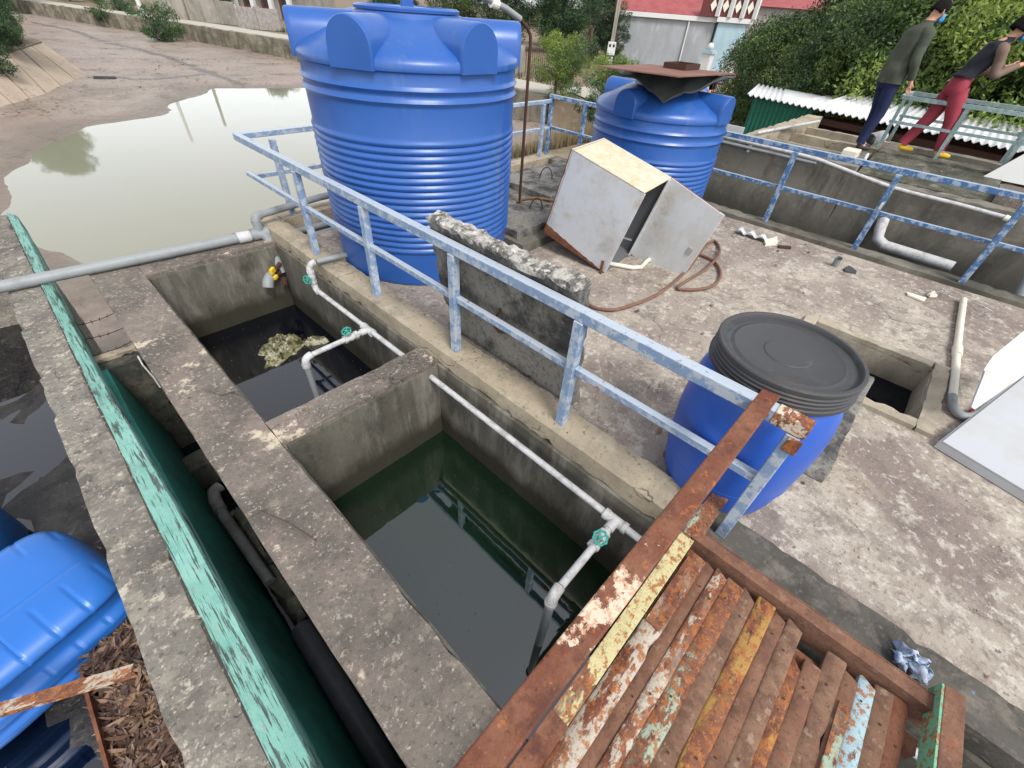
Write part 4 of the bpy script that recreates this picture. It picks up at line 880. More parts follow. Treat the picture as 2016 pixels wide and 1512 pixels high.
# screw holes
b = B()
for k, (a, c_, m_, xe, z) in enumerate(slats):
    for x in (xe-.12-.03*(k % 3), .62+.05*(k % 4)):
        y = (yb(a)+yb(c_))/2+random.uniform(-.01, .01); b.lathe([(.0045, 0), (.0045, .0006)], (x, y, z+.0055), 8)
o = obj('screw_holes', b, 'rebar', pf); o['kind'] = 'stuff'
b = B()
# frame: pale yellow angle at the near edge, rusty beam at the right, green/brown tube
ye = obj('edge_angle', B().box(-.5, 1.355, .000, .066, .118, .124).box(-.5, 1.355, .060, .066, .06, .118), 'rustyellow', pf, bevel=.002)
obj('edge_angle', B().box(-.5, .42, -.003, .069, .1245, .128), 'rust', pf, bevel=.002)
obj('green_edge_bar', B().box(1.357, 1.90, -.020, .058, .130, .136).box(1.357, 1.90, .052, .058, .07, .130), 'rustmint', pf, bevel=.002)
obj('end_beam', B().box(1.385, 1.445, -.96, .01, .06, .10).box(1.385, 1.391, -.96, .01, -.04, .0599).box(1.445, 1.449, -.96, .01, -.03, .104), 'rustbrown', pf, bevel=.003)
obj('side_tube', B().bar((-.5, -1.005, .10), (1.50, -.955, .10), .065, .06), 'rustbrown', pf, bevel=.004)
obj('green_side_plate', B().bar((-.5, -.966, .09), (1.49, -.917, .09), .008, .085), 'greenpost', pf, bevel=.001)
obj('cross_bearer', B().box(.30, .36, -.93, .05, -.05, .015), 'rust', pf)
obj('cross_bearer', B().box(1.24, 1.30, -.93, .05, -.05, .015), 'rust', pf)
hb = thing('handrail', 'broad rusty steel handrail bar ending over the drum and the blue railing', 'handrail', (1, .08, .8))
hm = rust('handrail_rust')
n_, l_ = hm.node_tree.nodes, hm.node_tree.links; pr_ = n_['Principled BSDF']; srcc = pr_.inputs['Base Color'].links[0].from_socket
co_ = coords(n_, l_); sx_ = n_.new('ShaderNodeSeparateXYZ'); l_.new(co_, sx_.inputs[0])
def mth(op, a, b_):
    q = n_.new('ShaderNodeMath'); q.operation = op
    for i_, v_ in enumerate((a, b_)):
        if hasattr(v_, 'links'): l_.new(v_, q.inputs[i_])
        else: q.inputs[i_].default_value = v_
    return q.outputs[0]
bandx = mth('MULTIPLY', mth('ABSOLUTE', mth('SUBTRACT', sx_.outputs[0], .54), 0), .95)
msk = ramp(n_, l_, mth('SUBTRACT', nz(n_, l_, co_, 13, 12, .7), bandx), .435, .46, .95)
msk2 = ramp(n_, l_, nz(n_, l_, co_, 55, 8, .7), .50, .56, .8)
cc_ = mix(n_, l_, msk, srcc, (.60, .50, .38)); cc_ = mix(n_, l_, mth('MULTIPLY', mth('MULTIPLY', msk, msk2), .8), cc_, (.40, .15, .06))
l_.new(cc_, pr_.inputs['Base Color'])
obj('rail_bar', B().bar((-.35, .088, .785), (1.73, .070, .785), .070, .035), hm, hb, bevel=.005)
b = B(); N = 16; vs = []
for j in range(N+1):
    for i in range(N+1):
        u, v = i/N-.5, j/N-.5; q = Vector((u*3, v*3, 0))
        vs.append((1.575+u*.10+.03*noise.noise(q*2.3), -.865+v*.10+.03*noise.noise(q*2.3+Vector((9, 0, 0))), .035+.05*noise.noise(q*1.7+Vector((0, 4, 0)))+.03*(1-4*(u*u+v*v))))
b.add(vs, [(j*(N+1)+i, j*(N+1)+i+1, (j+1)*(N+1)+i+1, (j+1)*(N+1)+i) for j in range(N) for i in range(N)])
o = tag(obj('torn_plastic_bag', b, M('torn_plastic', (.40, .46, .55), [((.08, .16, .38), 30, .5, .60, .7)], rough=.85), smooth=180), 'crumpled pale blue plastic on the kerb at the far corner of the rusty platform', 'plastic')
s_ = o.modifiers.new('s', 'SOLIDIFY'); s_.thickness = .002

# ------------------------------------------------------------------ trench wall, filter beds, pipes at the back
wall('filter_bed_wall', (7.42, 7.62, .86, 3.0, -1.9, .60), 'basin', 'tall stained concrete wall of the filter beds across the trench', .1, .006, .02)
wall('filter_bed_wall', (7.42, 7.62, -6, .858, -1.9, .50), 'basin', 'darker right hand stretch of the concrete wall across the trench', .1, .008, .02)
wall('filter_bed_wall', (7.622, 10.9, 2.20, 2.45, -1.0, .66), 'kerb', 'pale concrete side wall of the filter beds running away beside the green shed', .1, .006, .02)
wall('filter_bed_wall', (7.622, 8.6, .90, 1.05, -1.0, .60), 'basin', 'short concrete divider under the standing man', .1, .006, .02)
for k, x in enumerate((8.35, 9.25, 10.1)):
    wall('partition_wall', (x, x+.12, 1.05 if x < 8.7 else -.2, 2.198, -1.0, .56), 'kerb', ['nearest low partition wall in the filter bed', 'middle low partition wall in the filter bed', 'farthest low partition wall in the filter bed'][k], .1, .005, .01)
struct(obj('filter_bed_floor', B().rbox(7.622, 10.9, -6, 2.198, -1.0, -.1, .3, .01), 'basin'))
wall('platform_block', (8.45, 8.75, -6, .86, -.1, .68), 'moss', 'mossy dark concrete wall that the woman in crimson trousers stands on', .09, .012, .03)
wall('platform_block', (9.3, 9.5, -6, .86, -.1, .66), 'basin', 'rear concrete wall behind the grey green rail', .12, .008, .02)
wall('platform_block', (8.752, 9.298, .66, .86, -.1, .655), 'basin', 'cross wall joining the two platform walls', .12, .008, .02)
wall('platform_block', (7.622, 8.448, -6, -.55, -.1, .60), 'walk', 'broad dark concrete ledge below the platform wall at right', .1, .01, .02)
# sloping mossy face below platform
tag(obj('mossy_slope', B().add([(7.63, .85, .505), (8.448, .85, .64), (8.448, -.545, .64), (7.63, -.545, .505), (7.63, .85, .0), (8.448, .85, .0), (8.448, -.545, .0), (7.63, -.545, .0)], [(0, 3, 2, 1), (0, 1, 5, 4), (3, 7, 6, 2), (0, 4, 7, 3)]), 'moss'), 'sloping mossy concrete ledge in front of the platform wall', 'ledge')
# rail on platform
pr3 = thing('platform_railing', 'grey green tube railing around the platform where the two people stand', 'railing', (8.9, 0, .66))
for xx in (8.60, 9.42):
    obj('top_rail', B().bar((xx, .92, 1.28), (xx, -2.2, 1.26), .045, .045), 'railgreen', pr3)
    obj('mid_rail', B().bar((xx, .92, 1.00), (xx, -2.2, .98), .032, .032), 'railgreen', pr3)
    for y in (.88, .2, -.48, -1.2): obj('post', B().bar((xx, y, .66), (xx, y, 1.257), .04, .04, (1, 0, 0)), 'railgreen', pr3)
obj('end_rail', B().bar((8.60, .92, 1.28), (9.42, .92, 1.28), .045, .045), 'railgreen', pr3)
tag(obj('tin_sheet', B().add([(8.36, -.36, .62), (8.62, -.80, 1.22), (8.62, -2.3, 1.22), (8.36, -2.3, .62), (8.38, -.36, .62), (8.64, -.80, 1.22), (8.64, -2.3, 1.22), (8.38, -2.3, .62)], [(0, 1, 2, 3), (7, 6, 5, 4), (0, 4, 5, 1), (1, 5, 6, 2), (2, 6, 7, 3), (3, 7, 4, 0)]), M('stained_white_sheet', (.52, .52, .50), [((.40, .26, .16), 5, .58, .70, .7)], rough=.6)), 'stained white sheet leaning on the platform rail at the right edge', 'sheet')
# pipes on the trench wall
tag(obj('wall_pipe', B().tube([(7.37, 2.95, .56), (7.37, 1.31, .55)], .022, 10), 'pvc', smooth=60), 'upper straight grey pipe fixed along the trench wall, ending in the middle', 'pipe')
q = smooth_path([Vector(p) for p in ((7.37, 2.95, .63), (7.37, 1.5, .605), (7.37, 1.1, .57), (7.37, .4, .48), (7.38, -.3, .46), (7.38, -.76, .44))])
wpo = thing('wall_pipe', 'long sagging pale pipe along the trench wall with an elbow at its right end', 'pipe', (7.37, 1, .6))
obj('pipe_run', B().tube(q, .022, 10), 'pvcwhite', wpo, smooth=60)
obj('elbow', B().tube([(7.37, -.72, .44), (7.36, -.79, .43), (7.33, -.80, .37)], .034, 10), 'pvccream', wpo, smooth=60)
tag(obj('wall_bracket', B().bar((7.40, 2.22, .50), (7.40, 2.22, .68), .03, .06, (1, 0, 0)), 'pvcwhite'), 'small bracket holding the two pipes at the trench wall', 'bracket')
op = thing('outfall_pipe', 'thick grey outfall pipe stub with an elbow on the dark trench wall', 'pipe', (7.3, 0, -.15))
obj('elbow', B().tube([(7.41, .28, .10), (7.33, .26, .02), (7.31, .22, -.10), (7.30, .12, -.155)], .062, 14), 'pvcwhite', op, smooth=60)
obj('pipe_run', B().tube([(7.30, .14, -.155), (7.26, -.62, -.16)], .062, 14), 'pvcwhite', op, smooth=60)
tag(obj('slanting_pipe', B().tube([(6.75, -1.35, -.7), (7.1, -1.25, -.1), (7.35, -1.15, .35)], .055, 12), 'pvc', smooth=60), 'grey pipe slanting up the trench at the right edge', 'pipe')
tag(obj('loose_pipe', B().tube([(7.75, 2.30, .69), (9.9, 2.02, .70)], .022, 8), 'pvcwhite'), 'thin white pipe lying along the side wall of the filter beds', 'pipe')
tag(obj('stub_pipe', B().tube([(8.75, 1.05, .72), (9.3, .98, .72)], .085, 18, cap=False).tube([(9.3, .98, .72), (8.75, 1.05, .72)], .075, 18, cap=False), 'pvcwhite', smooth=60), 'short wide white pipe stub behind the feet of the standing man', 'pipe')
tag(obj('foam_block', B().box(7.80, 8.05, .98, 1.16, .602, .70), 'pvccream', bevel=.01), 'small cream block beside the shoes of the standing man', 'block')
tag(obj('coiled_fitting', B().tube([Vector((7.78+.05*math.cos(a), .86+.0*a, .65+.05*math.sin(a))) for a in [i*.5 for i in range(13)]], .016, 8), 'white'), 'white ring shaped fitting next to the cream block', 'fitting')
# shed
sh = thing('shed', 'low shed with dark green tin wall and white corrugated roof behind the filter beds', 'shed', (12, 1, -1.4))
b = B(); vs = []; nw = 330
for j in range(3):
    for i in range(nw+1):
        t = i/nw; y = 3.75-7.5*t; ph = i*2*math.pi/5.0
        x = 11.0+j*1.6; z = .80-.035*(3.75-y)+(.045)*j*.0+.022*math.sin(ph)-.02*j*0
        vs.append((x, y+(.9*j/2 if y > 3 else 0), z-.04*j*(1 if y > 2.5 else -0.6)))
b.add(vs, [(j*(nw+1)+i, j*(nw+1)+i+1, (j+1)*(nw+1)+i+1, (j+1)*(nw+1)+i) for j in range(2) for i in range(nw)])
o = obj('corrugated_roof', b, 'tin', sh, smooth=180); s_ = o.modifiers.new('solid', 'SOLIDIFY'); s_.thickness = .012
b = B(); vs = []
for j in range(2):
    for i in range(81):
        y = 3.62-1.18*i/80; vs.append((11.12+.02*math.sin(i*2*math.pi/6), y, (-1.4, .74)[j]))
b.add(vs, [(i, i+1, 82+i, 81+i) for i in range(80)]); obj('tin_wall', b, 'greenwall', sh, smooth=180)
obj('dark_interior', B().box(11.9, 12.0, -3.6, 2.4, -1.4, .55), 'rebar', sh)
obj('roof_beam', B().bar((11.15, 2.4, .56), (11.15, -3.6, .40), .06, .10), 'rebar', sh)
tag(obj('white_tin_panel', B().box(10.2, 10.24, 3.3, 3.75, -1.4, .35), 'tin'), 'pale corrugated panel left of the green shed wall', 'panel')
tag(obj('rusty_pole', B().bar((9.9, 3.75, -1.4), (9.9, 3.75, .60), .05, .05, (1, 0, 0)), 'rebar'), 'dark rusty pole standing left of the green shed', 'pole')

# ------------------------------------------------------------------ cabinet at the right edge, cream pipe, debris
def slabpoly(pts, th, up=Vector((0, 0, 1))):
    n = len(pts); vs = list(pts)+[p-up*th for p in pts]
    return B().add(vs, [tuple(range(n)), tuple(range(2*n-1, n-1, -1))]+[(i, n+i, n+(i+1) % n, (i+1) % n) for i in range(n)])
c2 = thing('electrical_cabinet', 'pale grey cabinet lying on the deck at the right edge with its door propped open', 'cabinet', (3.2, -1.1, -.05))
A0 = G(1856, 868, .02); A1 = G(2016, 742, .02); ad = (A1-A0).normalized(); A1 = A0+ad*1.5
pd = Vector((ad.y, -ad.x, 0))
A2 = A0+pd*.62; A3 = A1+pd*.62
mt['cabpale'] = M('pale_grey_cabinet_paint', (.42, .43, .445), [((.38, .37, .34), 1.6, .48, .62, .6), ((.30, .25, .18), 5, .64, .72, .5)], rough=.45)
obj('side_panel', slabpoly([A0, A2, A3, A1], .012), 'cabpale', c2, bevel=.003)
for a_, b_ in ((A0, A1), (A2, A3), (A0, A2)):
    obj('rim_panel', slabpoly([a_-Vector((0, 0, .013)), b_-Vector((0, 0, .013)), b_-Vector((0, 0, .065)), a_-Vector((0, 0, .065))], .01, (b_-a_).cross(Vector((0, 0, 1))).normalized()), 'cabpale', c2)
dp = [G(1917, 803, .12), G(1910, 798, .16), G(1937, 728, .42), G(1955, 701, .46), G(2030, 640, .50), G(2030, 725, .20)]
obj('door', slabpoly(dp, .012, Vector((.2, .5, .3)).normalized()), 'cabwhite', c2)
pm = G(1982, 727, .28); obj('latch', B().bar(pm+Vector((-.02, .03, .03)), pm+Vector((.05, .01, .03)), .03, .02), 'metal', c2)
tag(obj('red_scrap', B().box(3.76, 3.84, -.98, -.94, -.05, -.02), M('red_paint', (.35, .02, .03))), 'red scrap under the propped cabinet door', 'scrap')
cp = [G(x, y, -.02) for x, y in ((1897, 590), (1890, 640), (1884, 690), (1880, 740), (1875, 780))]
cr = thing('cream_pipe', 'cream pvc pipe with a collar curving across the deck to the right hand cabinet', 'pipe', tuple(cp[2]))
obj('pipe_run', B().tube(cp, .026, 14), 'pvccream', cr, smooth=60)
obj('collar', B().tube([G(1885, 684, -.02), G(1884, 700, -.02)], .034, 14), 'pvccream', cr, smooth=40)
q = smooth_path([G(x, y, -.015) for x, y in ((1875, 780), (1876, 798), (1888, 815), (1908, 820), (1928, 812), (1960, 782), (2020, 735))])
obj('curved_end', B().tube(q, .028, 14), 'pvc', cr, smooth=60)
def chip(name, px, z, th, mat, label, cat):
    tag(obj(name, slabpoly([G(x, y, z) for x, y in px], th), mat), label, cat)
b = B(); a0, a1 = G(1450, 455, -.01), G(1512, 474, -.01); wd = Vector((.12, .02, 0)); vs = []
for i in range(25):
    p = a0+(a1-a0)*i/24; z = .02*math.sin(i*.75); vs += [p+Vector((0, 0, z)), p+wd+Vector((0, 0, z))]
o = obj('roof_offcut', b.add(vs, [(2*i, 2*i+1, 2*i+3, 2*i+2) for i in range(24)]), 'tin', smooth=180); s_ = o.modifiers.new('s', 'SOLIDIFY'); s_.thickness = .008
tag(o, 'wavy white roofing offcut on the deck by the far kerb', 'offcut')
chip('foam_scrap', [(1505, 473), (1530, 465), (1531, 478), (1508, 480)], -.02, .03, 'pvccream', 'small cream foam scrap beside the wavy roofing offcut', 'scrap')
chip('dark_strip', [(1532, 482), (1558, 484), (1558, 488), (1534, 486)], -.03, .02, 'rebar', 'short dark strip beside the cream foam scrap', 'scrap')
chip('cream_strip', [(1785, 574), (1824, 586), (1820, 593), (1788, 580)], -.03, .015, 'pvccream', 'cream plastic strip on the deck left of the cream pipe', 'scrap')
tag(obj('wire_tangle', B().tube(smooth_path([G(x, y, -.02+.03*(i % 2)) for i, (x, y) in enumerate(((1825, 580), (1845, 575), (1870, 568), (1868, 582), (1900, 592), (1930, 600), (1955, 615), (1940, 618), (1915, 605)))]), .004, 6), 'metal'), 'tangle of thin wire on the deck beside the far kerb', 'wire')
chip('cream_scrap', [(1828, 578), (1840, 572), (1846, 582), (1832, 582)], -.02, .02, 'pvccream', 'torn cream scrap next to the wire tangle', 'scrap')
tag(obj('drain_stub', B().tube([(5.73, .38, -.05), (5.70, .38, .05)], .035, 12, cap=False), 'pvc'), 'small grey drain stub at the foot of the far kerb', 'drain')
chip('black_rag', [(1662, 528), (1672, 522), (1687, 533), (1686, 537), (1664, 533)], -.03, .02, 'tarp', 'black rag on the deck in front of the small drain stub', 'rag')
random.seed(11)
for k, (px, py, l2) in enumerate(((845, 625, 'pale leaf on the deck between the big tank and the leaning slab'), (980, 716, 'cream leaf on the deck against the foot of the leaning slab'))):
    p = G(px, py, -.04); a = random.uniform(0, 3); u = Vector((math.cos(a), math.sin(a), .1))*.05; v = Vector((-math.sin(a), math.cos(a), .05))*.022
    tag(obj('leaf', B().add([p-u, p-v*.8-u*.3, p-v*.6+u*.5, p+u, p+v*.6+u*.5, p+v-u*.3], [(0, 1, 2, 3, 4, 5)]), M('dry_leaf', (.52, .50, .32))), l2, 'leaf')

# ------------------------------------------------------------------ left pond: cans, angle bar, leaves
def rounded(name, c, dims, rot_, mat, parent, ribs):
    b = B(); nx, nr = 110, 150; vs = []
    sm = lambda a, b2, x: max(0, min(1, (x-a)/(b2-a)))**2*(3-2*max(0, min(1, (x-a)/(b2-a))))
    for i in range(nx+1):
        s_ = i/nx*2-1
        f = max((1-abs(s_)**7)**(1/3.0) if abs(s_) < 1 else 0, .03)
        for k in range(nr):
            a = 2*math.pi*k/nr; ca, sa = math.cos(a), math.sin(a); q = (abs(ca)**5+abs(sa)**5)**(-1/5)
            x, y, z = s_*dims[0]/2, ca*q*dims[1]/2, sa*q*dims[2]/2
            if y < 0 and z < dims[2]*.36:   # front: overhanging lip, hollow band, then three ribs
                fr_ = sm(0, -dims[1]*.36, y)*0+sm(-dims[1]*.30, -dims[1]*.42, y) if False else max(0, min(1, (-y-dims[1]*.28)/(dims[1]*.14)))
                w_ = min(1, max(0, (.93-abs(s_))*9))
                d = .075*sm(dims[2]*.34, dims[2]*.28, z)*sm(-dims[2]*.02, dims[2]*.10, z)+.03*sm(dims[2]*.10, -.02, z)
                d += .020*(math.sin(z*52) > .1)*(z < -.02)
                y += d*fr_*w_
            if z > 0:                       # shallow panel seams over the top
                z -= .007*(abs(((s_*3.5) % 1)-.5) > .44)*(abs(y) > dims[1]*.22)
                z -= .010*(abs(y+dims[1]*.12) < .012)
            vs.append(Matrix.Rotation(rot_, 3, 'Z') @ Vector((x, y*f, z*f))+Vector(c))
    b.add(vs, [(i*nr+k, i*nr+(k+1) % nr, (i+1)*nr+(k+1) % nr, (i+1)*nr+k) for i in range(nx) for k in range(nr)]+[tuple(range(nr-1, -1, -1)), tuple(nx*nr+k for k in range(nr))])
    return obj(name, b, mat, parent, smooth=60)
jc = thing('plastic_container', 'bright blue plastic container lying on its side in the black sludge, partly buried in leaves', 'container', (-1.2, 2.2, -1.2))
rounded('container_body', (-1.20, 2.47, -.90), (.98, .84, .56), R(17), 'canblue', jc, True)
tag(obj('plastic_drum', B().lathe([(.05, .0), (.27, .0), (.29, .03), (.29, .55), (.27, .60), (.05, .61)], (-1.44, 3.52, -1.2), 40), M('dull_blue_drum', (.02, .12, .36), rough=.4), smooth=40), 'dull blue drum standing in the sludge at the left edge', 'drum')
tag(obj('angle_bar', B().bar((-1.5, 2.02, -.52), (-.72, 1.66, -.62), .05, .008).bar((-1.5, 2.0, -.545), (-.72, 1.64, -.645), .006, .05), 'rustwhite', bevel=.001), 'rusty cream painted steel angle lying across the blue container', 'angle bar')
tag(obj('steel_plate', B().box(-.985, -.97, .7, 1.98, -1.2, -.86), 'rust'), 'thin rusty plate edging the heap of dead leaves', 'plate')
rng = np.random.default_rng(5)
def litter(name, n, cx, cy, rx, ry, zf, size, mat, label):
    b = B(); vs = []; fs = []
    for i in range(n):
        x = cx+rng.uniform(-rx, rx); y = cy+rng.uniform(-ry, ry); z = zf(x, y)+rng.uniform(0, .035)
        a = rng.uniform(0, 6.28); tl = rng.uniform(-.5, .5); L = size*rng.uniform(.6, 1.3); W = L*rng.uniform(.09, .20); cv = rng.uniform(-.3, .9)
        u = Vector((math.cos(a), math.sin(a), tl*.5)); v = Vector((-math.sin(a), math.cos(a), rng.uniform(-.6, .6))); wv = Vector((0, 0, 1)); o = len(vs); c = Vector((x, y, z))
        for t, wd in ((-1, 0.05), (-.5, .8), (.0, 1), (.5, .75), (1, .05)):
            q = c+u*(t*L/2)+wv*(cv*L*.3*(t*t)); vs += [q+v*wd*W/2, q-v*wd*W/2]
        fs += [(o+2*k, o+2*k+1, o+2*k+3, o+2*k+2) for k in range(4)]
    return tag(obj(name, b.add(vs, fs), mat), label, 'leaf litter', kind='stuff')
litter('leaf_litter', 3000, -.755, 1.45, .215, .82, lambda x, y: -.94+.03*noise.noise(Vector((x*8, y*8, 0)))-.25*max(0, y-1.95), .115, 'litter', 'heap of curled dead brown leaves between the parapet and the blue container')
litter('leaf_litter', 520, -.68, 2.85, .16, .85, lambda x, y: -1.19, .05, 'litter', 'sparse dead leaves in the black sludge beside the parapet')
struct(obj('litter_ground', B().rbox(-.97, -.537, .3, 2.02, -1.3, -.955, .08, .02), 'soil'))

# ------------------------------------------------------------------ people
def skin(name, joints, edges, mat, parent, sub=2):
    me = bpy.data.meshes.new(name); me.from_pydata([j[0] for j in joints], edges, [])
    o = bpy.data.objects.new(name, me); COL.objects.link(o); me.materials.append(mt[mat]); o.parent = parent
    md = o.modifiers.new('skin', 'SKIN'); md.use_smooth_shade = True
    for i, j in enumerate(joints):
        r = j[1]; r = r if isinstance(r, tuple) else (r, r)
        me.skin_vertices[0].data[i].radius = r
        me.skin_vertices[0].data[i].use_root = (i == 0)
    s_ = o.modifiers.new('sub', 'SUBSURF'); s_.levels = sub; s_.render_levels = sub
    for p in me.polygons: p.use_smooth = True
    return o
def chain(js, es, pts, root=None):
    k = root
    for p in pts:
        js.append(p); i = len(js)-1
        if k is not None: es.append((k, i))
        k = i
    return k
def hand(js, es, wrist, pd_, fd, side):
    """palm from wrist along pd_, fingers along fd; side = thumb direction"""
    js_w = wrist; P = Vector(js[js_w][0]); pd_ = Vector(pd_).normalized(); sv = Vector(side).normalized()
    k = chain(js, es, [(tuple(P+pd_*.045), (.036, .018)), (tuple(P+pd_*.08), (.038, .016))], js_w)
    base = Vector(js[k][0]); fd = Vector(fd).normalized()
    for f, ln in zip((-1.5, -.5, .5, 1.5), (.055, .066, .07, .062)):
        st = base+sv*f*.019
        chain(js, es, [(tuple(st+pd_*.012), .0095), (tuple(st+pd_*(.012+ln*.5)), .0085), (tuple(st+pd_*(.012+ln*.5)+fd*ln*.5), .0075)], k)
    chain(js, es, [(tuple(P+pd_*.04+sv*.04), .011), (tuple(P+pd_*.075+sv*.055), .009)], k-1)
def facing(dirv): return math.atan2(-dirv[0], dirv[1])
def head_parts(t, hc, tilt, hair_pts, curly=False):
    """hc: head centre; tilt: forward bow in radians. facing local +Y"""
    Rx = Matrix.Rotation(-tilt, 3, 'X')
    def L(x, y, z): return Vector(hc)+Rx @ Vector((x, y, z))
    b = B(); n = 16; vs = []
    # face mask: curved band over nose and mouth
    for j in range(5):
        for i in range(9):
            a = -1.25+2.5*i/8; z = -.075+.075*j/4; rr = .088-.006*abs(j-2)+(.022 if abs(i-4) < 2 and 0 < j < 4 else 0)
            vs.append(L(.078*math.sin(a)*1.0, rr*math.cos(a)+.012, z-.005))
    b.add(vs, [(j*9+i, j*9+i+1, (j+1)*9+i+1, (j+1)*9+i) for j in range(4) for i in range(8)])
    o = obj('face_mask', b, 'mask', t, smooth=180, local=True); s_ = o.modifiers.new('s', 'SOLIDIFY'); s_.thickness = .004
    b = B()
    for sx_ in (-1, 1):
        b.tube([L(sx_*.074, .03, -.02), L(sx_*.082, -.01, .0)], .0025, 5)
    obj('mask_strap', b, 'white', o)
    b = B()
    for sx_ in (-1, 1): b.ball(L(sx_*.032, .083, .022), .011, 8, (1.4, .6, .6))
    obj('eyes', b, 'hair', t, smooth=180, local=True)
    b = B()
    for sx_ in (-1, 1): b.ball(L(sx_*.078, -.005, .005), .026, 8, (.35, .7, 1.1))
    obj('ears', b, 'skin', t, smooth=180, local=True)
    # hair cap
    vs = []; nr, nk = 10, 20
    hr_ = random.Random(3)
    for j in range(nr+1):
        ph = math.pi*.62*j/nr
        for k in range(nk):
            a = 2*math.pi*k/nk; front = max(0, math.sin(a))
            lim = ph*(1-.42*front)
            w_ = (1+(.25*noise.noise(Vector((math.cos(a)*4, math.sin(a)*4, ph*4))) if curly else .05*noise.noise(Vector((math.cos(a)*6, math.sin(a)*6, ph*5)))))
            s2 = (1.28 if curly else 1.0)*w_
            vs.append(L(.087*s2*math.sin(lim)*math.cos(a), .104*s2*math.sin(lim)*math.sin(a)-.012, .112*s2*math.cos(lim)+.012))
    b = B().add(vs, [(j*nk+k, (j+1)*nk+k, (j+1)*nk+(k+1) % nk, j*nk+(k+1) % nk) for j in range(nr) for k in range(nk)]+[tuple(range(nk))])
    o = obj('hair', b, 'hair', t, smooth=180, local=True); s_ = o.modifiers.new('s', 'SOLIDIFY'); s_.thickness = .02; s_.offset = -1
    return L
def sweep(secs, n=18, wr=.008, seed=0):
    """secs: (centre, rx, ry) rings stacked roughly along z"""
    P = [Vector(c) for c, _, _ in secs]; C = smooth_path(P, 4); RX = smooth_path([Vector((a, b_, 0)) for _, a, b_ in secs], 4); vs = []
    for i, c in enumerate(C):
        for k in range(n):
            a = 2*math.pi*k/n; w_ = 1+wr/.1*noise.noise(Vector((math.cos(a)*2.2+seed, math.sin(a)*2.2, c.z*8)))
            vs.append(c+Vector((RX[i].x*math.cos(a)*w_, RX[i].y*math.sin(a)*w_, 0)))
    m_ = len(C)
    return vs, [(i*n+k, i*n+(k+1) % n, (i+1)*n+(k+1) % n, (i+1)*n+k) for i in range(m_-1) for k in range(n)]+[tuple(range(n-1, -1, -1)), tuple((m_-1)*n+k for k in range(n))]
def limb(b, pts, rs, wr=.10, seed=0):
    P = smooth_path([Vector(p) for p in pts], 5); RR = [v.x for v in smooth_path([Vector((r, 0, 0)) for r in rs], 5)]
    RR = [r*(1+wr*noise.noise(Vector((i*.8, seed, 0)))) for i, r in enumerate(RR)]
    b.tube(P, RR, 14)
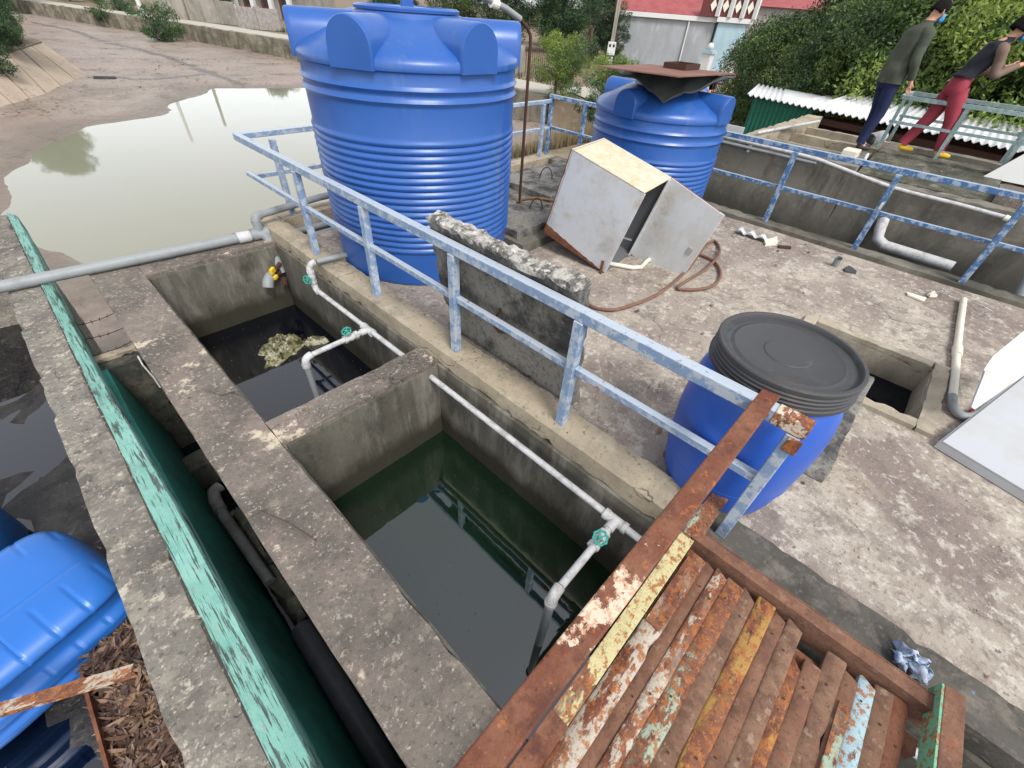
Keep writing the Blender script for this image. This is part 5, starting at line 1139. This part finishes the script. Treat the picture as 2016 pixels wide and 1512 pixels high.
def person(label, loc, dirv, cfg):
    t = thing('person', label, 'person', loc)
    t.rotation_euler = (0, 0, facing(dirv)); t.scale = (cfg['s'],)*3
    hip = Vector(cfg['hip']); sh_ = Vector(cfg['chest']); nk = Vector(cfg['neck']); hc = Vector(cfg['head'])
    js, es = [], []
    js.append((tuple(hip), .09))
    k = chain(js, es, [(tuple(hip.lerp(sh_, .5)), .085), (tuple(sh_), .085), (tuple(nk), .052), (tuple(nk.lerp(hc, .45)), .056), (tuple(hc-Vector((0, 0, .03))), .080), (tuple(hc+Vector((0, -.005, .045))), .078)], 0)
    for sd_, el, wr, pdv, fdv, thv in cfg['arms']:
        s_ = sh_+Vector((sd_*.155, 0, .015))
        kk = chain(js, es, [(tuple(s_), .05), (tuple(el), .035), (tuple(wr), .026)], 2)
        hand(js, es, kk, pdv, fdv, thv)
    for sd_, kn, an in cfg['legs']:
        chain(js, es, [(tuple(hip+Vector((sd_*.08, 0, -.06))), .07), (tuple(kn), .05), (tuple(an), .036), (tuple(Vector(an)+Vector((0, .1, -.05))), .028)], 0)
    skin('body', js, es, 'skin', t, 1)
    th, kr, cr_, cu = cfg['thigh'], cfg['knee'], cfg['calf'], cfg['cuff']
    b = B(); vs, fs = sweep([(hip+Vector((0, .01, .10)), .10, .07), (hip+Vector((0, 0, .04)), .135, .098), (hip+Vector((0, -.01, -.09)), .160, .120), (hip+Vector((0, 0, -.16)), .13, .10)]); b.add(vs, fs)
    for sd_, kn, an in cfg['legs']:
        kn, an = Vector(kn), Vector(an); h0 = hip+Vector((sd_*.08, 0, -.08))
        limb(b, [h0, h0.lerp(kn, .5), kn, kn.lerp(an, .5), an+Vector((0, 0, .0))], [th, th*.92, kr, cr_, cu], .10, sd_)
    obj('trousers', b, cfg['legmat'], t, smooth=60, local=True)
    b = B(); sx = cfg.get('tw', 1)
    vs, fs = sweep([(hip+Vector((0, 0, cfg.get('hem', -.09))), .168*sx, .132*sx), (hip+Vector((0, 0, .075)), .165*sx, .130*sx), (hip.lerp(sh_, .4), .152*sx, .122*sx), (hip.lerp(sh_, .75), .175*sx, .125*sx), (sh_+Vector((0, 0, .0)), .190*sx, .112*sx), (sh_+Vector((0, .008, .065)), .135*sx, .09), (nk+Vector((0, -.01, -.015)), .072, .070), (nk+Vector((0, 0, .015)), .062, .062)], 20, .022)
    b.add(vs, fs); sl = B()
    for sd_, el, wr, *_ in cfg['arms']:
        s_ = sh_+Vector((sd_*.165, 0, .02)); el, wr = Vector(el), Vector(wr)
        tgt = b if cfg['topmat'] == cfg['sleeve'] else sl
        f = 1 if tgt is b else .85
        limb(tgt, [s_+Vector((-sd_*.05, 0, .01)), s_+Vector((sd_*.015, 0, -.02)), s_.lerp(el, .5), el, el.lerp(wr, .5), el.lerp(wr, .93)], [.06*f, .072*f, .064*f, .058*f, .052*f, .042*f], .14, sd_*3)
    obj(cfg['topname'], b, cfg['topmat'], t, smooth=60, local=True)
    if sl.v: obj('sleeves', sl, cfg['sleeve'], t, smooth=60, local=True)
    for sd_, kn, an in cfg['legs']:
        an = Vector(an)
        skin('shoe', [(tuple(an+Vector((0, -.03, -.03))), .040), (tuple(an+Vector((0, .06, -.048))), .036), (tuple(an+Vector((0, .14, -.058))), .030), (tuple(an+Vector((0, .18, -.062))), .020)], [(0, 1), (1, 2), (2, 3)], cfg['shoe'], t, 2)
    head_parts(t, hc, cfg['tilt'], None, cfg.get('curly', False))
    return t
man = dict(s=.95, tw=1.12, hip=(0, -.02, .90), chest=(0, .03, 1.33), neck=(0, .075, 1.455), head=(0, .13, 1.56), tilt=.45, topname='jacket',
    arms=[(1, (.235, .02, 1.08), (.205, .12, .86), (0, .3, -1), (0, .6, -.8), (-.2, 1, 0)), (-1, (-.235, .0, 1.08), (-.22, .10, .86), (0, .3, -1), (0, .6, -.8), (.2, 1, 0))],
    legs=[(1, (.09, .02, .48), (.09, -.03, .085)), (-1, (-.09, .06, .48), (-.10, .08, .085))],
    thigh=.092, knee=.070, calf=.060, cuff=.060, legmat='navy', topmat='olive', sleeve='olive', shoe='shoe')
pm_ = person('man in olive jacket, navy trousers and blue face mask, standing looking down', (8.34, 1.10, .655), (.62, -.78), man)
wom = dict(s=.95, hip=(0, 0, .86), chest=(0, .15, 1.21), neck=(0, .22, 1.325), head=(0, .30, 1.42), tilt=.40, topname='black_top', curly=True,
    arms=[(1, (.20, .22, .97), (.13, .44, 1.08), (-.2, 1, .2), (0, .6, .6), (0, .2, 1)), (-1, (-.20, .22, .97), (-.10, .44, 1.05), (.2, 1, .2), (0, .6, .6), (0, .2, 1))],
    legs=[(1, (.10, .12, .46), (.10, .20, .085)), (-1, (-.10, -.05, .46), (-.10, -.20, .085))],
    thigh=.105, knee=.085, calf=.072, cuff=.062, tw=.92, hem=.05, legmat='crimson', topmat='black', sleeve='sheer', shoe='yellow')
pw_ = person('woman in black top, crimson trousers and yellow shoes leaning forward at the grey green rail', (8.68, .43, .685), (.45, -.89), wom)

# ------------------------------------------------------------------ buildings at the back
def oriented(P, Q, depth, z0, z1):
    P, Q = Vector((P[0], P[1], 0)), Vector((Q[0], Q[1], 0)); d = (Q-P).normalized(); nrm = Vector((-d.y, d.x, 0))
    if nrm.dot(P) < 0: nrm = -nrm
    return P, Q, d, nrm
# house A
P, Q, d, nrm = oriented((36.9, 23.7), (41.0, 17.8), 7, 0, 0)
ha = thing('house', 'single storey house with grey rendered side wall, white cornice and maroon roof', 'house', (40, 19, -1.4))
Z0, Z1 = -1.45, 1.75
def blk(P_, Q_, dep, z0, z1, off=0):
    a = P_-nrm*off; c = Q_-nrm*off; return B().prism([(a.x, a.y), (c.x, c.y), ((c+nrm*dep).x, (c+nrm*dep).y), ((a+nrm*dep).x, (a+nrm*dep).y)][::1], z0, z1)
obj('wall', blk(P, P.lerp(Q, .97), 8, Z0, Z1), 'housegrey', ha)
obj('cornice', blk(P-d*.3, P.lerp(Q, .97), 8.2, Z1+.002, Z1+.28, .22), 'white', ha)
e0, e1 = P-d*.5, Q+d*.2
ro = B(); r0, r1 = e0-nrm*.1+Vector((0, 0, Z1+.29)), e1-nrm*.1+Vector((0, 0, Z1+.29)); r2, r3 = e1+nrm*4+Vector((0, 0, Z1+2.2)), e0+nrm*4+Vector((0, 0, Z1+2.2)); r4, r5 = e1+nrm*8.3+Vector((0, 0, Z1+.29)), e0+nrm*8.3+Vector((0, 0, Z1+.29))
ro.add([r0, r1, r2, r3, r4, r5], [(0, 1, 2, 3), (3, 2, 4, 5), (0, 3, 5), (1, 4, 2), (0, 5, 4, 1)]); obj('roof', ro, 'redroof', ha)
pp_ = P.lerp(Q, .70)-nrm*.10; obj('downpipe', B().tube([(pp_.x, pp_.y, Z0), (pp_.x, pp_.y, Z1)], .06, 8), 'white', ha)
fa, fb = P.lerp(Q, .99)-nrm*.35, Q+d*2.0-nrm*.35
obj('blue_facade', B().prism([(fa.x, fa.y), (fb.x, fb.y), ((fb+nrm*3).x, (fb+nrm*3).y), ((fa+nrm*3).x, (fa+nrm*3).y)], Z0, Z1+.05), 'houseblue', ha)
obj('facade_cornice', B().prism([((fa-d*.2-nrm*.2).x, (fa-d*.2-nrm*.2).y), ((fb+d*.3-nrm*.2).x, (fb+d*.3-nrm*.2).y), ((fb+d*.3+nrm*3).x, (fb+d*.3+nrm*3).y), ((fa-d*.2+nrm*3).x, (fa-d*.2+nrm*3).y)], Z1+.06, Z1+.34), 'white', ha)
pf2 = obj('parapet_panel', B().prism([((fa-d*1.5-nrm*.1).x, (fa-d*1.5-nrm*.1).y), ((fb+d*.3-nrm*.1).x, (fb+d*.3-nrm*.1).y), ((fb+d*.3+nrm*.1).x, (fb+d*.3+nrm*.1).y), ((fa-d*1.5+nrm*.1).x, (fa-d*1.5+nrm*.1).y)], Z1+.35, Z1+1.6), M('maroon_panel', (.11, .03, .03), rough=.6), ha)
for i in range(4):
    c = fa.lerp(fb, -.35+.42*i)-nrm*.16+Vector((0, 0, Z1+.95)); dm = B().add([c-d*.22, c-Vector((0, 0, .36)), c+d*.22, c+Vector((0, 0, .36))], [(0, 1, 2, 3)]); o = obj('diamond', dm, 'pvccream', pf2); s_ = o.modifiers.new('s', 'SOLIDIFY'); s_.thickness = .04
    c = fa.lerp(fb, -.14+.42*i)-nrm*.2; obj('parapet_post', B().box(c.x-.13, c.x+.13, c.y-.13, c.y+.13, Z1+.35, Z1+2.0), 'white', ha)
c = P-nrm*.4+d*.2; obj('window_hood', B().box(c.x-.5, c.x+.5, c.y-.3, c.y+.3, .05, .13), 'housegrey', ha)
def gate_post(px, py, lab):
    g_ = G(px, py, -1.42); t = thing('gate_post', lab, 'gate post', (g_.x, g_.y, -1.45), 'white gate posts')
    obj('shaft', B().box(-.26, .26, -.26, .26, 0, 1.85), 'white', t, local=True); obj('cap', B().box(-.34, .34, -.34, .34, 1.852, 2.0), 'houseblue', t, local=True); obj('ball', B().ball((0, 0, 2.17), .18), 'white', t, smooth=180, local=True); return t
gate_post(1374, 178, 'white gate post with a ball finial left of the brown gate'); 
gate_post(1416, 188, 'white gate post with a ball finial right of the brown gate')
ga, gb = G(1398, 190, -1.42), G(1448, 205, -1.42)
gt = thing('iron_gate', 'brown barred iron gate in front of the pale blue house', 'gate', (ga.x, ga.y, -1.42))
for k in range(17):
    p = ga.lerp(gb, k/16); obj('bar', B().tube([(p.x, p.y, -1.40), (p.x, p.y, -.30)], .025, 6), 'rebar', gt)
for z in (-1.2, -.75, -.30): obj('cross_bar', B().bar((ga.x, ga.y, z), (gb.x, gb.y, z), .05, .06), 'rebar', gt)
struct(obj('forecourt', slabpoly([G(1390, 215, -1.40), G(1500, 240, -1.40), G(1480, 150, -1.40), G(1400, 140, -1.40)], .05), 'pink'))
tag(obj('compound_wall', B().bar(G(1385, 215, -1.0), G(1475, 205, -1.0), .2, .8), 'oldwall'), 'low stained wall in front of the brown gate', 'wall')
# other roofs
def hipped(name, c, ax, w_, dp_, z0, ze, zr_, matw, matr, label, extra=None):
    t = thing(name, label, 'house', (c[0], c[1], z0)); a = Vector((math.cos(ax), math.sin(ax), 0)); n2 = Vector((-a.y, a.x, 0)); C0 = Vector((c[0], c[1], 0))
    q = [C0+a*i*w_/2+n2*j*dp_/2 for i, j in ((-1, -1), (1, -1), (1, 1), (-1, 1))]
    obj('wall', B().prism([(p.x, p.y) for p in q], z0, ze), matw, t)
    e = [C0+a*i*(w_/2+.5)+n2*j*(dp_/2+.5)+Vector((0, 0, ze+.01)) for i, j in ((-1, -1), (1, -1), (1, 1), (-1, 1))]
    r = [C0+a*i*(w_/2+.1)+Vector((0, 0, zr_)) for i in (-1, 1)]
    obj('roof', B().add(e+r, [(0, 1, 5, 4), (2, 3, 4, 5), (3, 0, 4), (1, 2, 5), (3, 2, 1, 0)]), matr, t)
    if extra: extra(t, C0, a, n2)
    return t
hipped('house', (66, 19, 0), R(-60), 13, 9, -1.45, 3.2, 5.0, 'brick', 'redroof', 'farther house with a pink red roof rising above the trees')
hipped('house', (60, 34, 0), R(-55), 16, 9, -1.45, 3.0, 5.6, 'oldwall', 'redroof', 'house behind the grey wall with a broad red roof')
hipped('shed', (50, 40, 0), R(-45), 4, 3, -1.45, -.2, .5, 'brick', 'redroof', 'tiny distant hut with a red roof above the brick wall')
bw = thing('brick_wall', 'pale grey brick compound wall in front of the tall trees', 'wall', (45, 37, -1.45)); a0, a1 = G(1070, 98, -1.45), G(1175, 100, -1.45)
for k in range(4):
    p0, p1_ = a0.lerp(a1, k/4+.005), a0.lerp(a1, (k+1)/4-.005); obj('wall_section', B().bar((p0.x, p0.y, -.80), (p1_.x, p1_.y, -.80), .25, 1.35), 'brick', bw)
g_ = G(1022, 142, -1.42)
tag(obj('pillar', B().box(g_.x-.22, g_.x+.22, g_.y-.22, g_.y+.22, -1.45, -.05), 'oldwall'), 'stubby concrete gate pillar beside the feed pipe top', 'pillar')
a0, a1 = G(1010, 145, -1.42), G(1075, 150, -1.42)
tag(obj('compound_wall', B().bar((a0.x, a0.y, -1.0), (G(1018, 142, -1.42).x, G(1018, 142, -1.42).y, -1.0), .2, .9), 'brick'), 'short grey wall running behind the big tank to the pillar', 'wall')
tf = thing('metal_fence', 'thin dark metal fence right of the concrete pillar', 'fence', tuple(a0))
for k in range(12):
    p = G(1034, 143, -1.42).lerp(G(1078, 142, -1.42), k/11); obj('bar', B().tube([(p.x, p.y, -1.42), (p.x, p.y, -.2)], .02, 5), 'rebar', tf)
# utility pole with meter boxes
g_ = G(1196, 140, -1.42); up = thing('utility_pole', 'slender grey utility pole with meter boxes near the grey house wall', 'pole', (g_.x, g_.y, -1.45))
obj('shaft', B().box(-.13, -.04, -.10, .10, 0, 7).box(.04, .13, -.10, .10, 0, 7).box(-.045, .045, -.07, .07, 0, 7), 'oldwall', up, local=True)
mbx = obj('meter_box', B().box(-.28, .28, -.34, -.12, 1.0, 1.75), 'white', up, local=True, bevel=.02)
for x in (-.13, .13): obj('meter_window', B().box(x-.07, x+.07, -.345, -.335, 1.45, 1.62), 'darkglass', mbx)
obj('meter_box', B().box(-.18, .22, -.34, -.12, .45, .9), 'white', up, local=True, bevel=.02)
obj('crossarm', B().box(-.45, .1, -.16, -.1, 4.2, 4.3), 'white', up, local=True)
up.rotation_euler = (0, 0, R(-55))
# left far bank: walls, house, poles
def wpanel(px0, py0, px1, py1, h, mat, label, n=3):
    a0, a1 = G(px0, py0, -1.42), G(px1, py1, -1.42); t = thing('compound_wall', label, 'wall', (a0.x, a0.y, -1.42))
    for k in range(n):
        p0, p1_ = a0.lerp(a1, k/n+.003), a0.lerp(a1, (k+1)/n-.003); obj('wall_section', B().bar((p0.x, p0.y, -1.42+h/2), (p1_.x, p1_.y, -1.42+h/2), .25, h), mat, t)
        obj('pilaster', B().box(p0.x-.2, p0.x+.2, p0.y-.2, p0.y+.2, -1.42, -1.40+h+.08), mat, t)
wpanel(318, 36, 372, 41, 1.7, 'oldwall', 'grey compound wall behind the white pole across the canal', 2)
wpanel(378, 41, 470, 50, 1.8, 'oldwall', 'long grey compound wall right of the bush across the canal', 3)
wpanel(474, 55, 556, 62, 1.6, 'brick', 'weathered compound wall in front of the columned house', 2)
def colhouse():
    c = G(520, 36, -1.42); t = thing('house', 'old house with pale columns and dark doors across the canal', 'house', (c.x, c.y, -1.42)); d0 = (G(580, 44, -1.42)-G(450, 32, -1.42)).normalized(); n2 = Vector((-d0.y, d0.x, 0)); n2 = n2 if n2.dot(c) > 0 else -n2
    def bb(u0, u1, v0, v1, z0, z1):
        q = [c+d0*u0+n2*v0, c+d0*u1+n2*v0, c+d0*u1+n2*v1, c+d0*u0+n2*v1]; return B().prism([(p.x, p.y) for p in q], z0, z1)
    obj('wall', bb(-7, 7, .5, 6, -1.42, 2.6), 'oldwall', t); obj('roof', bb(-7.6, 7.6, -.9, 6.6, 2.61, 2.9), 'redroof', t)
    for u in (-6, -3.4, -.8, 1.8, 4.4): obj('column', bb(u-.25, u+.25, -.6, -.1, -1.42, 2.6), 'white', t)
    for u in (-4.7, -2.1, .5, 3.1): 
        f = obj('door', bb(u-.7, u+.7, .42, .499, -1.3, 1.3), M('brown_door', (.10, .035, .025)), t); obj('pane', bb(u-.35, u+.35, .40, .418, -.2, 1.0), 'darkglass', f)
colhouse()
for (px, py, h, lab, m_) in ((285, 38, 7, 'white painted pole leaning among the bushes across the canal', 'white'), (374, 40, 6, 'slim grey concrete pole beside the compound wall across the canal', 'oldwall')):
    g_ = G(px, py, -1.42); tag(obj('pole', B().tube([(g_.x, g_.y, -1.42), (g_.x, g_.y, h)], [.20, .14], 8), m_, smooth=60), lab, 'pole')

# ------------------------------------------------------------------ vegetation
def leaf_cloud(name, centres, per, size, seed, mat, droop=.3):
    r = np.random.default_rng(seed); C0 = []; TN = []
    for (cx, cy, cz, rad) in centres:
        n = int(per*rad*rad); d = r.normal(size=(n, 3)); d /= np.linalg.norm(d, axis=1)[:, None]
        rr = rad*(r.uniform(.25, 1, n)**.45)[:, None]; bump_ = 1+.25*np.sin(d[:, :1]*7+cx)*np.cos(d[:, 2:]*6+cy)
        TN.append(np.full(n, r.uniform(0, 1)))
        C0.append(np.array([cx, cy, cz])+d*rr*bump_*np.array([1, 1, .82]))
    P = np.concatenate(C0); n = len(P)
    u = r.normal(size=(n, 3)); u[:, 2] -= droop; u /= np.linalg.norm(u, axis=1)[:, None]
    v = np.cross(u, r.normal(size=(n, 3))); v /= np.linalg.norm(v, axis=1)[:, None]
    s_ = (size*r.uniform(.6, 1.35, n))[:, None]; V = np.stack([P-u*s_, P+v*s_*.42, P+u*s_, P-v*s_*.42], 1).reshape(-1, 3)
    me = bpy.data.meshes.new(name); me.vertices.add(4*n); me.vertices.foreach_set('co', V.ravel()); me.loops.add(4*n); me.loops.foreach_set('vertex_index', np.arange(4*n))
    me.polygons.add(n); me.polygons.foreach_set('loop_start', np.arange(0, 4*n, 4)); me.polygons.foreach_set('loop_total', np.full(n, 4)); me.update(); at_ = me.attributes.new('tone', 'FLOAT', 'POINT'); at_.data.foreach_set('value', np.repeat(np.concatenate(TN), 4)); me.materials.append(mt[mat]); return me
def clumps(rad, h, n, seed, base=.35):
    r = random.Random(seed); out = []
    for i in range(n):
        a = r.uniform(0, 6.28); t = r.uniform(0, 1)**.6; z = r.uniform(base, 1); prof = math.sqrt(max(.05, 1-((z-.62)/.48)**2)) if z > .3 else .6
        out.append((rad*t*prof*math.cos(a)*.8, rad*t*prof*math.sin(a)*.8, h*z*.88, rad*r.uniform(.13, .33)))
    return out
protos = {}
def proto_tree(kind, rad, h, n, per, size, seed, mat, base=.35):
    cl = clumps(rad, h, n, seed, base); me = leaf_cloud('crown', cl, per, size, seed, mat)
    b = B(); r = random.Random(seed); tb = Vector((0, 0, -.1)); top = Vector((r.uniform(-.2, .2), r.uniform(-.2, .2), h*.5)); b.tube([tb, tb.lerp(top, .5)+Vector((.05, .05, 0)), top], [.05*h*.6, .04*h*.5, .02*h*.5], 8)
    for c in cl[:7]:
        b.tube([tb.lerp(top, r.uniform(.5, .95)), Vector(c[:3])], [.014*h*.5, .006*h*.4], 6)
    protos[kind] = (me, b.mesh('trunk', 60), mat)
proto_tree('dense', 2.6, 5.4, 74, 2100, .046, 1, 'leafdark', .12)
proto_tree('mid', 2.6, 5.6, 74, 2100, .046, 2, 'leafmid', .12)
proto_tree('bright', 2.0, 3.4, 52, 2800, .040, 3, 'leafbright', .10)
proto_tree('longan', 2.8, 4.6, 84, 2100, .045, 4, 'leafmid', .05)
proto_tree('shrub', 1.1, 1.4, 20, 2600, .042, 5, 'leafdark', .05)
proto_tree('slim', 1.6, 6.0, 30, 1300, .065, 6, 'leafdark', .08)
def tree(kind, x, y, s, rz, label, cat='tree', name='tree', z=-1.45, group='trees and bushes behind the works', sz=None):
    t = thing(name, label, cat, (x, y, z), group); t.rotation_euler = (0, 0, R(rz)); t.scale = (s, s, sz or s)
    me, tm, mat = protos[kind]
    link('crown', me, None, t, True); link('trunk', tm, mt['bark'], t, True)
# thicket on the right behind the shed, seen from nearest to farthest
RT = [('longan', 19.6, 6.0, .80, 200, 'dark green tree hanging over the barred gate beside the pale blue house'),
      ('longan', 16.4, 3.0, .80, 10, 'dark leafed tree right beside the gate, at the left end of the green thicket'),
      ('longan', 16.2, 2.2, 1.0, 70, 'bushy tree rising directly behind the white roof ridge, left of the man'),
      ('mid', 17.2, .6, .92, 140, 'mid green tree behind the man in the olive jacket'),
      ('bright', 15.8, 1.2, 1.35, 200, 'yellow green tree low against the white roof, left of the man'),
      ('longan', 16.6, -1.2, .95, 250, 'green tree between the man and the woman'),
      ('bright', 15.2, -.6, 1.3, 30, 'yellow green bush just behind the rail, right of the man'),
      ('dense', 16.2, -2.9, .90, 80, 'dark tree behind the woman in crimson trousers'),
      ('longan', 14.6, -3.9, .85, 20, 'olive green bushy tree at the right edge behind the rail'),
      ('mid', 20.5, 3.9, 1.0, 300, 'tree behind the dark leafed one, under the red roof'),
      ('mid', 22.0, 2.5, 1.12, 40, 'taller mid green tree behind the white roof shed'),
      ('dense', 22.5, -.2, 1.15, 90, 'tall dark tree above the head of the man'),
      ('mid', 22, -3, 1.1, 10, 'tall tree at the upper right behind the woman'),
      ('dense', 19.5, -5, 1.15, 160, 'dark tall tree at the extreme upper right'),
      ('dense', 28, 1.5, 1.3, 220, 'far dark tree above the thicket'),
      ('mid', 29, -3, 1.4, 120, 'far green tree behind the heads of the two people'),
      ('dense', 27, 5.0, 1.1, 50, 'far dark tree below the pink red roof')]
for a in RT: tree(*a)
MT_ = [('bright', 19.6, 15.6, .78, 0, 'rounded yellow green mango tree between the two blue tanks'),
       ('shrub', 17.6, 12.0, 1.0, 40, 'low dark bush under the mango tree, nearer the railing'),
       ('bright', 20.0, 12.6, .62, 140, 'small bright bush touching the left of the small blue tank'),
       ('slim', 36.0, 23.2, .72, 20, 'slender dark tree against the left end of the grey house wall'),
       ('slim', 33.4, 23.6, .80, 90, 'reddish green tree left of the utility pole'),
       ('dense', 41, 33, 1.35, 0, 'tall dark tree behind the brick wall'),
       ('dense', 38, 37, 1.45, 70, 'tall dark tree left of the brick wall, above the tap'),
       ('dense', 45, 30, 1.3, 130, 'dark tree behind the brick wall near the pole'),
       ('mid', 36, 42, 1.4, 190, 'green tree above the big tank, right of its lid'),
       ('dense', 48, 38, 1.5, 20, 'broad dark tree far behind the brick wall'),
       ('dense', 33, 48, 1.4, 290, 'dark tree far behind the big tank lid')]
for a in MT_: tree(*a)
g = G(330, 84, -2.5); 
for (px, py, z, kind, s, lab) in ((336, 80, -2.5, 'shrub', 1.9, 'large rounded green bush growing on the canal wall'), (306, 68, -2.0, 'shrub', 1.5, 'bush joined to the left of the large rounded canal bush'), (205, 38, -1.9, 'shrub', 1.5, 'small bush on the retaining wall left of the white pole'),
                               (245, 22, -1.45, 'shrub', 1.5, 'dark bush behind the road left of the white pole'), (268, 40, -1.9, 'shrub', 1.2, 'scrubby bush right of the small wall bush'), (560, 82, -2.2, 'shrub', .7, 'tuft of weeds on the canal wall beside the big tank'),
                               (228, 8, -1.45, 'dense', .9, 'dark green tree at the top edge behind the far road'), (140, 3, -1.45, 'mid', .8, 'green tree at the far end of the canal'), (430, 30, -1.45, 'dense', .75, 'dark tree leaning over the far compound wall'), (445, 38, -1.45, 'shrub', 1.6, 'dark bush in front of the far compound wall'),
                               (600, 22, -1.45, 'mid', 1.5, 'green tree just left of the big tank top'), (520, 26, -1.45, 'dense', 1.6, 'tall dark tree rising behind the columned house'), (470, 20, -1.45, 'dense', .9, 'dark tree behind the columned house'), (10, 3, -1.45, 'dense', 1.6, 'far tree at the top left corner'), (70, -8, -1.45, 'mid', 1.6, 'pale green far tree near the top left corner'), (190, 2, -1.45, 'dense', 1.1, 'far dark tree behind the canal road'), (110, -14, -1.45, 'dense', 1.9, 'farthest dark tree where the canal bends away')):
    p = G(px, py, z); tree(kind, p.x, p.y, s, px % 360, lab, 'bush' if kind == 'shrub' else 'tree', 'bush' if kind == 'shrub' else 'tree', z, 'greenery on the canal banks')
tree('dense', 1.9, 35.2, .60, 30, 'dark glossy tree overhanging the left bank revetment', z=-1.5, group='greenery on the canal banks')
tree('dense', 2.1, 38.8, .68, 130, 'dark tree behind the one over the revetment', z=-1.5, group='greenery on the canal banks')
tree('shrub', 1.0, 32.4, 1.25, 60, 'low leafy bush drooping over the top of the revetment', 'bush', 'bush', z=-1.6, group='greenery on the canal banks')
tree('dense', -3.0, 36, .7, 230, 'dark tree at the left edge of the bank', z=-1.4, group='greenery on the canal banks')
tree('mid', 2.6, 47, .9, 10, 'tree on the left bank at the top of the frame', z=-1.4, group='greenery on the canal banks')
# ground cover: dry weeds at the canal edge between the tanks, grass strips
def tufts(name, n, x0, x1, y0, y1, h, mat, label, zf):
    vs, fs = [], []; r = random.Random(9)
    for i in range(n):
        x, y = r.uniform(x0, x1), r.uniform(y0, y1); z = zf(x, y)
        for k in range(5):
            a = r.uniform(0, 6.28); hh = h*r.uniform(.5, 1.3); o = len(vs); dx, dy = math.cos(a)*.05, math.sin(a)*.05
            vs += [(x-dy*.3, y+dx*.3, z), (x+dy*.3, y-dx*.3, z), (x+dx*4*hh, y+dy*4*hh, z+hh)]; fs.append((o, o+1, o+2))
    tag(obj(name, B().add(vs, fs), mat), label, 'grass', kind='stuff')
tufts('dry_weeds', 1500, 13, 19, 10, 14.5, .55, M('dry_stems', (.22, .16, .10), [((.12, .13, .05), 1, .4, .6, .7)]), 'dry brown weeds on the slope between the tanks', land_z)
tufts('grass', 1500, 22.7, 25, 18, 90, .25, 'leafmid', 'green grass strip along the far road', lambda x, y: -1.45)

# ------------------------------------------------------------------ grit, flakes and floating bits
def flakes(name, n, areas, size, mat, label, cat, seed, flat=.3):
    r = random.Random(seed); vs, fs = [], []
    for i in range(n):
        x0, x1, y0_, y1_, z = areas[r.randrange(len(areas))]
        x, y = r.uniform(x0, x1), r.uniform(y0_, y1_); q = size*r.uniform(.4, 1.5); a = r.uniform(0, 6.28); o = len(vs)
        k = r.choice((4, 5, 6))
        for t in range(k):
            rr = q*r.uniform(.6, 1.1); an = a+6.283*t/k; vs.append((x+rr*math.cos(an), y+rr*.7*math.sin(an), z+.002+r.uniform(0, flat)*q))
        vs.append((x, y, z+q*.45*min(1, flat*2)+.002)); fs += [(o+t, o+(t+1) % k, o+k) for t in range(k)]
    return tag(obj(name, B().add(vs, fs), mat), label, cat, kind='stuff')
WT = [(0.0, .32, -.6, 5.1, -.096), (.34, 1.48, 2.05, 2.23, -.096), (-.52, -.34, 0, 6.5, -.094), (1.51, 1.71, 0, 5, .004)]
DK = [(1.75, 3.35, -3, 4.3, -.046), (3.35, 6.1, .3, 4.3, -.046), (4.3, 6.1, -3, 4, -.046)]
flakes('pale_grit', 420, WT, .0055, 'cement', 'pale grit scattered along the wall tops', 'grit', 1, .5)
flakes('pale_grit', 900, DK, .008, 'cement', 'pale grit scattered over the deck', 'grit', 2, .5)
flakes('dark_crumbs', 700, DK+WT, .007, 'slab', 'dark crumbs of moss and soil on the deck and wall tops', 'crumbs', 3, .5)
flakes('dry_leaf_bits', 60, DK, .022, 'litter', 'small dry leaf bits blown over the deck', 'leaf bits', 4, .35)
flakes('floating_specks', 160, [(.36, 1.45, -.3, 1.98, -.8395)], .0035, 'litter', 'tiny specks floating on the green pit water', 'specks', 5, .05)
flakes('floating_specks', 150, [(.36, 1.45, 2.3, 4.6, -.8395)], .004, 'scum', 'tiny specks floating on the black pit water', 'specks', 6, .05)
flakes('shore_debris', 260, [(-2, 3, 27, 31, WZ+.07), (2, 14, 31, 40, WZ+.07), (9, 18, 40, 44, WZ+.07)], .07, 'soil', 'lumps and litter lying on the mud flat', 'debris', 7, .6)
# rust run and hinges on the tipped cabinet door
b = B()
for i in range(11):
    p = dh1+dx*(i/12); w_ = .006+.016*abs(noise.noise(Vector((i*1.7, 2, 0)))); b.bar(p+nd*.02-CB.normalized()*w_*.5+dx*.0, p+dx*.083+nd*.02-CB.normalized()*w_*.5, .022, w_, tuple(CB.normalized()))
obj('rusty_edge', b, 'rust', dr)
for t in (.14, .84):
    obj('hinge', B().tube([dh0+CB*t+nA*.012, dh0+CB*(t+.08)+nA*.012], .010, 8), 'metal', dr)
